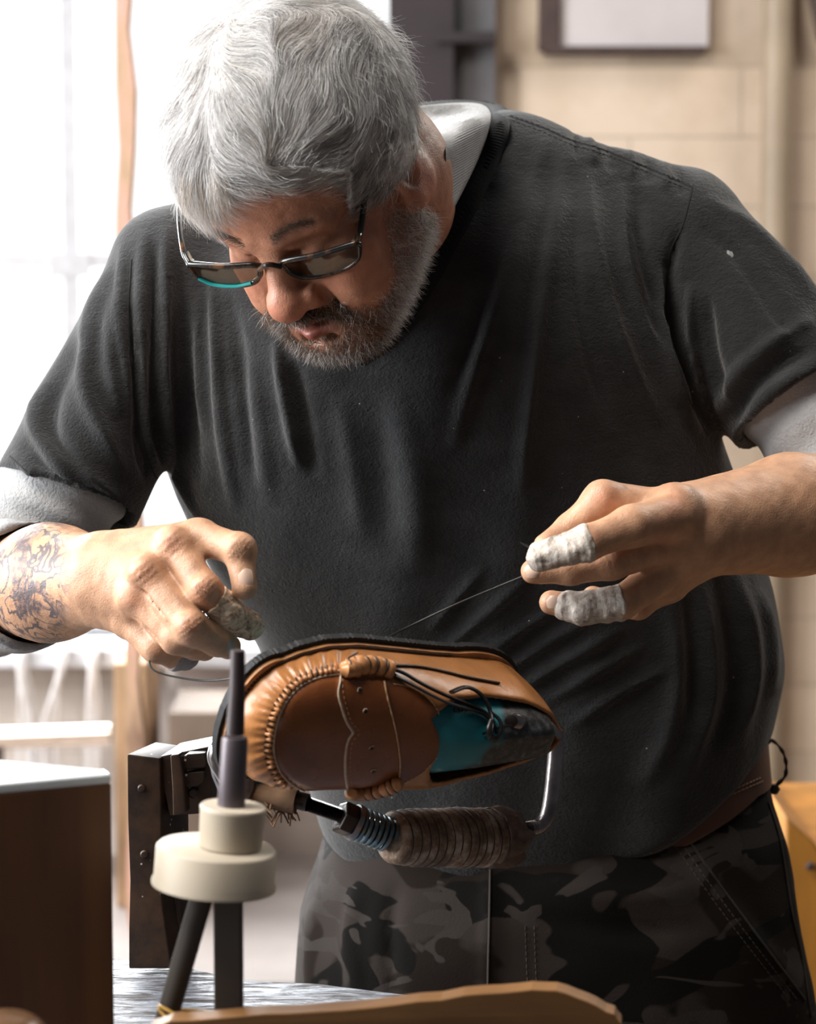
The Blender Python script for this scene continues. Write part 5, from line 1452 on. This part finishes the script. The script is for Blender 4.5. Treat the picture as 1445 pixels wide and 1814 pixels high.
g = Geo(); g.lathe([(0, .0042), (-.006, .0042), (-.007, .003)], P(343, 1402, YJ + .004), (0, 1, 0), n=6); g.build('nut', BLK, jk, smooth=False)
plate([(366, 1345), (370, 1322), (384, 1304), (404, 1296), (436, 1300), (446, 1340), (448, 1400), (436, 1436), (402, 1428), (384, 1405), (372, 1376)], -.25, (.01, .055, 0), STEELR, 'toe_pad', jk, .006)
g = Geo(); g.tube(relax_path(smooth_path([P(400, 1298, -.254), P(378, 1310, -.254), P(368, 1336, -.254), P(372, 1356, -.254), P(384, 1376, -.254), P(396, 1398, -.254)], 6)), .0006, sides=8); g.build('pale_pad_edge', simple('pale_metal_edge', (.75, .72, .72), .3, metal=.9), jk)  # thin pale line along the rim of the pad
def bar(a, b, r, name, mat, thread=0, n=80, taper=1):
    a, b = np.asarray(a), np.asarray(b); g = Geo(); p_ = np.linspace(a, b, n if thread else 6)
    rr = r * (1 + (.13 * np.cos(np.arange(len(p_)) * math.pi) if thread else 0)); g.tube(p_, rr, sides=16); return g.build(name, mat, jk)
bar(P(420, 1392, -.235), P(545, 1422, -.245), .0062, 'arm', BLK)
bar(P(530, 1419, -.244), P(612, 1448, -.236), .0046, 'threaded_rod', BLK, 1, 64)
ax_ = P(690, 1483, -.225) - P(612, 1449, -.236); ax_ /= np.linalg.norm(ax_)
g = Geo(); g.lathe([(-.005, .0105), (-.004, .0118), (.005, .0118), (.006, .0105)], P(612, 1450, -.236), ax_, n=6); g.build('hex_nut', BLK, jk, smooth=False, bevel=.0008)
g = Geo(); g.lathe([(0, .0125), (.003, .013), (.004, .012)], P(624, 1455, -.235), ax_, n=28); g.build('washer', STEELR, jk)
a_, b_ = P(628, 1457, -.234), P(690, 1481, -.226); u_ = np.cross(ax_, [0, 0, 1]); u_ /= np.linalg.norm(u_); w_ = np.cross(ax_, u_); th = np.linspace(0, 7 * 2 * math.pi, 220)
g = Geo(); g.tube(a_ + (b_ - a_) * (th / th[-1])[:, None] + .0108 * (np.cos(th)[:, None] * u_ + np.sin(th)[:, None] * w_), .0017, sides=8); g.build('coil_spring', simple('blued_spring_steel', (.16, .22, .25), .3, metal=.9), jk)
bar(a_, b_, .0060, 'spring_core', BLK)
# cord-wrapped wooden handle
t = NT('dirty_cord_wrap'); v = t.coords(); f = t.noise(v, 60, 6, .7)
t.set(Base_Color=t.ramp(f, [(.32, (.075, .042, .025)), (.5, (.22, .145, .095)), (.66, (.46, .38, .31))]), Roughness=.8); t.bump(t.noise(v, 400, 4), .6, .0012)
a_, b_ = P(689, 1484, -.225), P(886, 1484, -.155); ax2 = (b_ - a_); L_ = np.linalg.norm(ax2); ax2 /= L_
n_ = 170; s_ = np.linspace(0, 1, n_); rr = np.interp(s_, [0, .04, .2, .6, .92, 1], [.0150, .0182, .0198, .0212, .0210, .0185]) 
turn = np.abs(np.sin(s_ * math.pi * 17 + .5 * np.sin(s_ * 9))); rr = rr * (.955 + .05 * turn ** .5)
g = Geo(); g.tube(a_ + (b_ - a_) * s_[:, None], rr, sides=48); o = g.build('wrapped_handle', t.m, jk); WRAP = t.m
g = Geo()
for k in range(13):
    s0 = .06 + k * .07; c_ = a_ + (b_ - a_) * s0; u_ = np.cross(ax2, [0, 0, 1]); u_ /= np.linalg.norm(u_); w_ = np.cross(ax2, u_); r0 = np.interp(s0, s_, rr) + .0002
    g.tube([c_ + ax2 * (.002 * math.sin(q_)) + r0 * (math.cos(q_) * u_ + math.sin(q_) * w_) for q_ in np.linspace(0, 2 * math.pi, 30)[:-1]], .0005, sides=5, closed=True)
g.build('cord_turns', DARKT, o)
# torn cuff of leather at its right end, then the bent rod up to the heel
V_, F_ = [], []; nn = 60
for j, (dx, r_) in enumerate(((-.012, .0205), (.0, .0222), (.008, .0205), (.013, .0185), (.006, .0150), (-.002, .0100))):
    for i in range(nn):
        a = 2 * math.pi * i / nn; rg = 1 + .05 * math.sin(a * 7 + j) + .06 * math.sin(a * 13 + 2 * j) * (j > 1); V_.append(b_ + ax2 * (dx + .003 * math.sin(a * 5 + j)) + r_ * rg * (math.cos(a) * u_ + math.sin(a) * w_))
    if j: F_ += [((j - 1) * nn + i, (j - 1) * nn + (i + 1) % nn, j * nn + (i + 1) % nn, j * nn + i) for i in range(nn)]
g = Geo(); g.put(V_, F_); g.build('torn_cuff', simple('torn_dark_leather', (.10, .060, .042), .7, var=.5, nscale=120, bump=.8), jk)
bar(P(870, 1480, -.160), P(948, 1466, -.140), .0050, 'threaded_end', STEELR, 1, 60)
heel = surf(915, 1279, .001)
rod = smooth_path([P(938, 1468, -.142), P(955, 1464, -.138), P(968, 1447, -.135), P(975, 1415, -.133), P(981, 1360, -.130), P(984, 1310, -.128), P(979, 1290, -.128), P(962, 1279, -.130), P(940, 1277, heel[1] * .5 - .065), heel, heel + FWD * .01], 8)
g = Geo(); g.tube(relax_path(rod, 3), .0056, sides=20); g.build('bent_rod', STEELR, jk)
g = Geo()
for k in range(46):
    c_ = P(random.uniform(440, 520), random.uniform(1415, 1436), -.243); d_ = RT * random.uniform(-.008, .012) - UP * random.uniform(.002, .012) + FWD * random.uniform(-.01, .01)
    g.tube(smooth_path([c_, c_ + d_ * .6 + UP * .002, c_ + d_], 3), .0006, sides=5)
g.tube([P(425, 1402, -.236), P(525, 1420, -.244)], .0085, sides=14)
g.build('frayed_binding', simple('frayed_twine', (.13, .07, .035), .9, var=.5), jk)
settle(jk, foot)
# threads and needle
THR = simple('black_waxed_cord', (.012, .011, .011), .45)
st0 = surf(618, 1165, .001)
g = Geo(); g.tube(smooth_path([st0, P(700, 1122, -.225), P(800, 1074, -.215), P(880, 1040, -.210), P(932, 1018, -.214), P(950, 1004, -.222)], 6), .0007, sides=8)
tag(g.build('sewing_thread', THR), 'taut dark thread running from the shoe up to his left hand', 'thread')
g = Geo(); g.tube(smooth_path([P(268, 1140, -.20), P(264, 1165, -.21), P(272, 1187, -.215), P(310, 1199, -.22), P(370, 1206, -.23), P(430, 1198, -.245), P(475, 1188, -.262)] , 6), .0007, sides=8)
tag(g.build('sewing_thread', THR), 'slack dark thread looping from under his right hand to the toe of the shoe', 'thread')
g = Geo(); g.tube([P(921, 961, -.235), P(935, 968, -.236), P(952, 978, -.238)], [.0003, .0008, .0010], sides=8)
tag(g.build('needle', simple('dark_needle_steel', (.12, .11, .12), .25, metal=.9)), 'dark needle tip poking out of the taped thumb of his left hand', 'needle')
# ================================================================== BENCH TOP AND THINGS IN FRONT
tb = thing('work_table', 'weathered wooden work table, blue-white reflections coloured into its glossy worn top', 'table')
t = NT('weathered_glossy_planks'); v = t.coords((1, 5, 1), rot=(0, 0, .35)); f = t.noise(v, 26, 7, .72, .6)
t.set(Base_Color=t.ramp(f, [(.40, (.022, .016, .013)), (.50, (.10, .10, .115)), (.62, (.26, .30, .36))]), Roughness=t.ramp(f, [(.42, .75), (.6, .22)]))  # blue-white end of the ramp paints reflections onto the weathered wood
t.bump(f, .9, .003); WORN = t.m
far = [Pz(-500, 1640, TZ), Pz(60, 1690, TZ), Pz(200, 1697, TZ), Pz(330, 1713, TZ), Pz(430, 1736, TZ), Pz(560, 1742, TZ), Pz(722, 1762, TZ), Pz(900, 1775, TZ), Pz(1060, 1800, TZ)]
near = [np.array([far[-1][0] - .02, -.75, TZ]), np.array([far[0][0] - .05, -.75, TZ])]
g = Geo(); g.prism(far + near, (0, 0, -.045)); g.build('table_top', WORN, tb, bevel=.002)
LEGW = simple('old_table_wood', (.10, .06, .035), .7)
for x_, y_ in ((far[0][0] + .05, -.2), (far[-1][0] - .06, -.35), (far[0][0] + .05, -.68), (far[-1][0] - .06, -.70)):
    g = Geo(); g.box((x_, y_, .4245), (.06, .06, .849)); g.build('leg', LEGW, tb, smooth=False, bevel=.003)
settle(tb, (-.15, -.4, 0))
def wood(name, c1, c2, sc=(8, 8, .8), rough=.45, knots=True, rot=(0, 0, 0)):
    t = NT(name); v = t.coords(sc, rot=rot); f = t.noise(v, 4, 6, .6, .7); c = t.ramp(f, [(.3, c1), (.7, c2)])
    if knots:
        vo = t.new('ShaderNodeTexVoronoi', Scale=9.0); t.link(t.coords((1, 1, 1)), vo.inputs['Vector'])
        c = t.mix(t.ramp(vo.outputs['Distance'], [(.06, .85), (.16, 0.0)]), c, tuple(q * .15 for q in c1))
    t.set(Base_Color=c, Roughness=rough); t.bump(f, .25, .001); return t.m
# wooden box at the left
zt_ = P(197, 1371, -.455)[2]
fr_ = Pz(197, 1371, zt_); fl_ = Pz(-160, 1403, zt_); br_ = Pz(186, 1362, zt_); bl_ = Pz(-160, 1330, zt_)
bx = thing('wooden_box', 'dark reddish wooden box with a bright top at the lower left', 'box')
g = Geo(); dn = np.array([0, 0, -(zt_ - TZ - .001)]); tk = np.array([0, 0, -.006])
g.hexa([fl_ + dn, fr_ + dn, br_ + dn, bl_ + dn, fl_ + tk, fr_ + tk, br_ + tk, bl_ + tk]); g.build('carcass', wood('dark_stained_pine', (.050, .016, .006), (.125, .050, .014), (5, 5, .6), .5), bx, smooth=False, bevel=.0015)
g = Geo(); e_ = .001; g.hexa([fl_ + tk, fr_ + tk, br_ + tk, bl_ + tk, fl_, fr_, br_, bl_]); g.build('lid', simple('reflection_pale_lid', (.62, .66, .68), .12, var=.1), bx, smooth=False, bevel=.002)  # pale lid colour paints in the window's reflection on the wooden top
settle(bx, (fl_ + br_) / 2 + dn)
# turned wooden handle in the corner
c_ = P(6, 1850, -.60); g = Geo(); H_ = c_[2] + .018 - TZ
pr = [(0, .024), (H_ * .3, .019), (H_ * .62, .022), (H_ * .8, .0265), (H_ * .9, .0245), (H_ * .97, .016), (H_, .002)]
q_ = smooth_path(pr, 6); g.lathe([(a, max(b, .0005)) for a, b in q_[:, :2]], (c_[0], c_[1], TZ + .0005), n=40)
tag(g.build('wooden_peg', wood('turned_beech', (.09, .045, .022), (.16, .085, .045), (3, 3, 3), .25, False)), 'rounded brown wooden peg in the bottom left corner before the box', 'peg')
# chipped board across the front
Yb = -.520
top = [(262, 1812), (300, 1800), (420, 1792), (560, 1783), (700, 1770), (820, 1756), (920, 1746), (985, 1744), (1040, 1766), (1088, 1788), (1100, 1804)]
tp = [(a + (c - a) * t_, b + (d - b) * t_) for (a, b), (c, d) in zip(top[:-1], top[1:]) for t_ in (0, .33, .67)] + [top[-1]]; zb_ = TZ + .001
rg = np.array([P(a, b + 9 + random.uniform(-2, 2), Yb + (a - 262) * .00006) for a, b in tp])
bot = [np.array([rg[-1][0] + .002, rg[-1][1], zb_]), np.array([rg[0][0], rg[0][1], zb_])]
g = Geo(); g.prism(list(rg) + bot, (.002, .018, 0))
tag(g.build('wooden_board', wood('rough_sawn_board', (.12, .050, .014), (.28, .135, .045), (.9, 4, 4), .55), smooth=False, bevel=.0012), 'rough wooden board with a clipped corner standing across the front of the table', 'board')
# spindle with two discs
Ys = -.475
sp_ = thing('thread_spindle', 'cream two-tier spindle on a dark rod and angled legs, blurred in front of the jack', 'spindle')
DISC = simple('cream_painted_wood', (.47, .40, .31), .55, var=.06, nscale=10); ROD = simple('dull_grey_rod', (.105, .085, .095), .4, metal=.3, var=.15, nscale=10); RODT = simple('dark_purple_rod', (.045, .030, .032), .45, var=.2)
LEGD = simple('dark_grey_wood', (.060, .048, .040), .6, var=.25, nscale=10)
tilt = P(410, 1440, Ys) - P(404, 1575, Ys); tilt = np.array([.085, .0, 1.0]); tilt /= np.linalg.norm(tilt)
cb_ = P(381, 1532, Ys)
R1 = .0355
g = Geo(); g.lathe([(-.0125, R1 + .0012), (-.0105, R1 + .0012), (-.008, R1), (.0095, R1), (.0112, R1 - .0015)], cb_, tilt, n=64); g.build('wide_disc', DISC, sp_, angle=50)
ct_ = P(411, 1462, Ys) ; g = Geo(); g.lathe([(-.0125, .0185), (.0090, .0195), (.0105, .0198), (.0118, .0188)], ct_, tilt, n=56); g.build('narrow_disc', DISC, sp_, angle=50)
g = Geo(); g.lathe([(0, .0082), (.004, .0082), (.0405, .0078), (.0425, .0072)], P(409, 1432, Ys), (P(417, 1290, Ys) - P(409, 1432, Ys)), n=32); g.build('collar', ROD, sp_)
g = Geo(); g.tube([P(416, 1300, Ys), P(420, 1220, Ys), P(421, 1152, Ys)], [.0055, .0048, .0042], sides=24); g.build('rod', RODT, sp_)
fz = P(404, 1576, Ys); g = Geo(); x_ = fz[0]; g.box((x_, fz[1], (fz[2] + TZ) / 2 + .003), (.0165, .0165, fz[2] - TZ + .004)); g.build('post', LEGD, sp_, smooth=False, bevel=.0015)
a_ = P(362, 1574, Ys); b_ = np.array([P(236, 1850, Ys)[0], Ys, TZ + .007]); g = Geo(); g.tube([a_, b_], .0068, sides=16); g.build('brace', LEGD, sp_)
BAND = simple('yellow_rubber', (.40, .22, .03), .5)
c1_ = (a_ + (b_ - a_) * .50); c2_ = np.array([x_, fz[1], c1_[2] - .012])
for k, (dz, w_) in enumerate(((0, .0095), (.004, .0105))):
    g = Geo(); m_ = (c1_ + c2_) / 2 + np.array([0, 0, -dz]); ax_ = (c2_ - c1_) / 2
    g.tube([m_ + ax_ * 1.35 * math.cos(q_) + np.array([0, .016 * math.sin(q_), .003 * math.sin(2 * q_ + k)]) for q_ in np.linspace(0, 2 * math.pi, 40)[:-1]], .0010, sides=6, closed=True); g.build('rubber_band', BAND, sp_)
g = Geo(); g.box((x_ - .02, fz[1], TZ + .0025), (.10, .034, .005)); g.build('base', wood('brown_base_wood', (.10, .05, .02), (.20, .11, .05)), sp_, smooth=False, bevel=.001)
settle(sp_, (x_, fz[1], TZ))
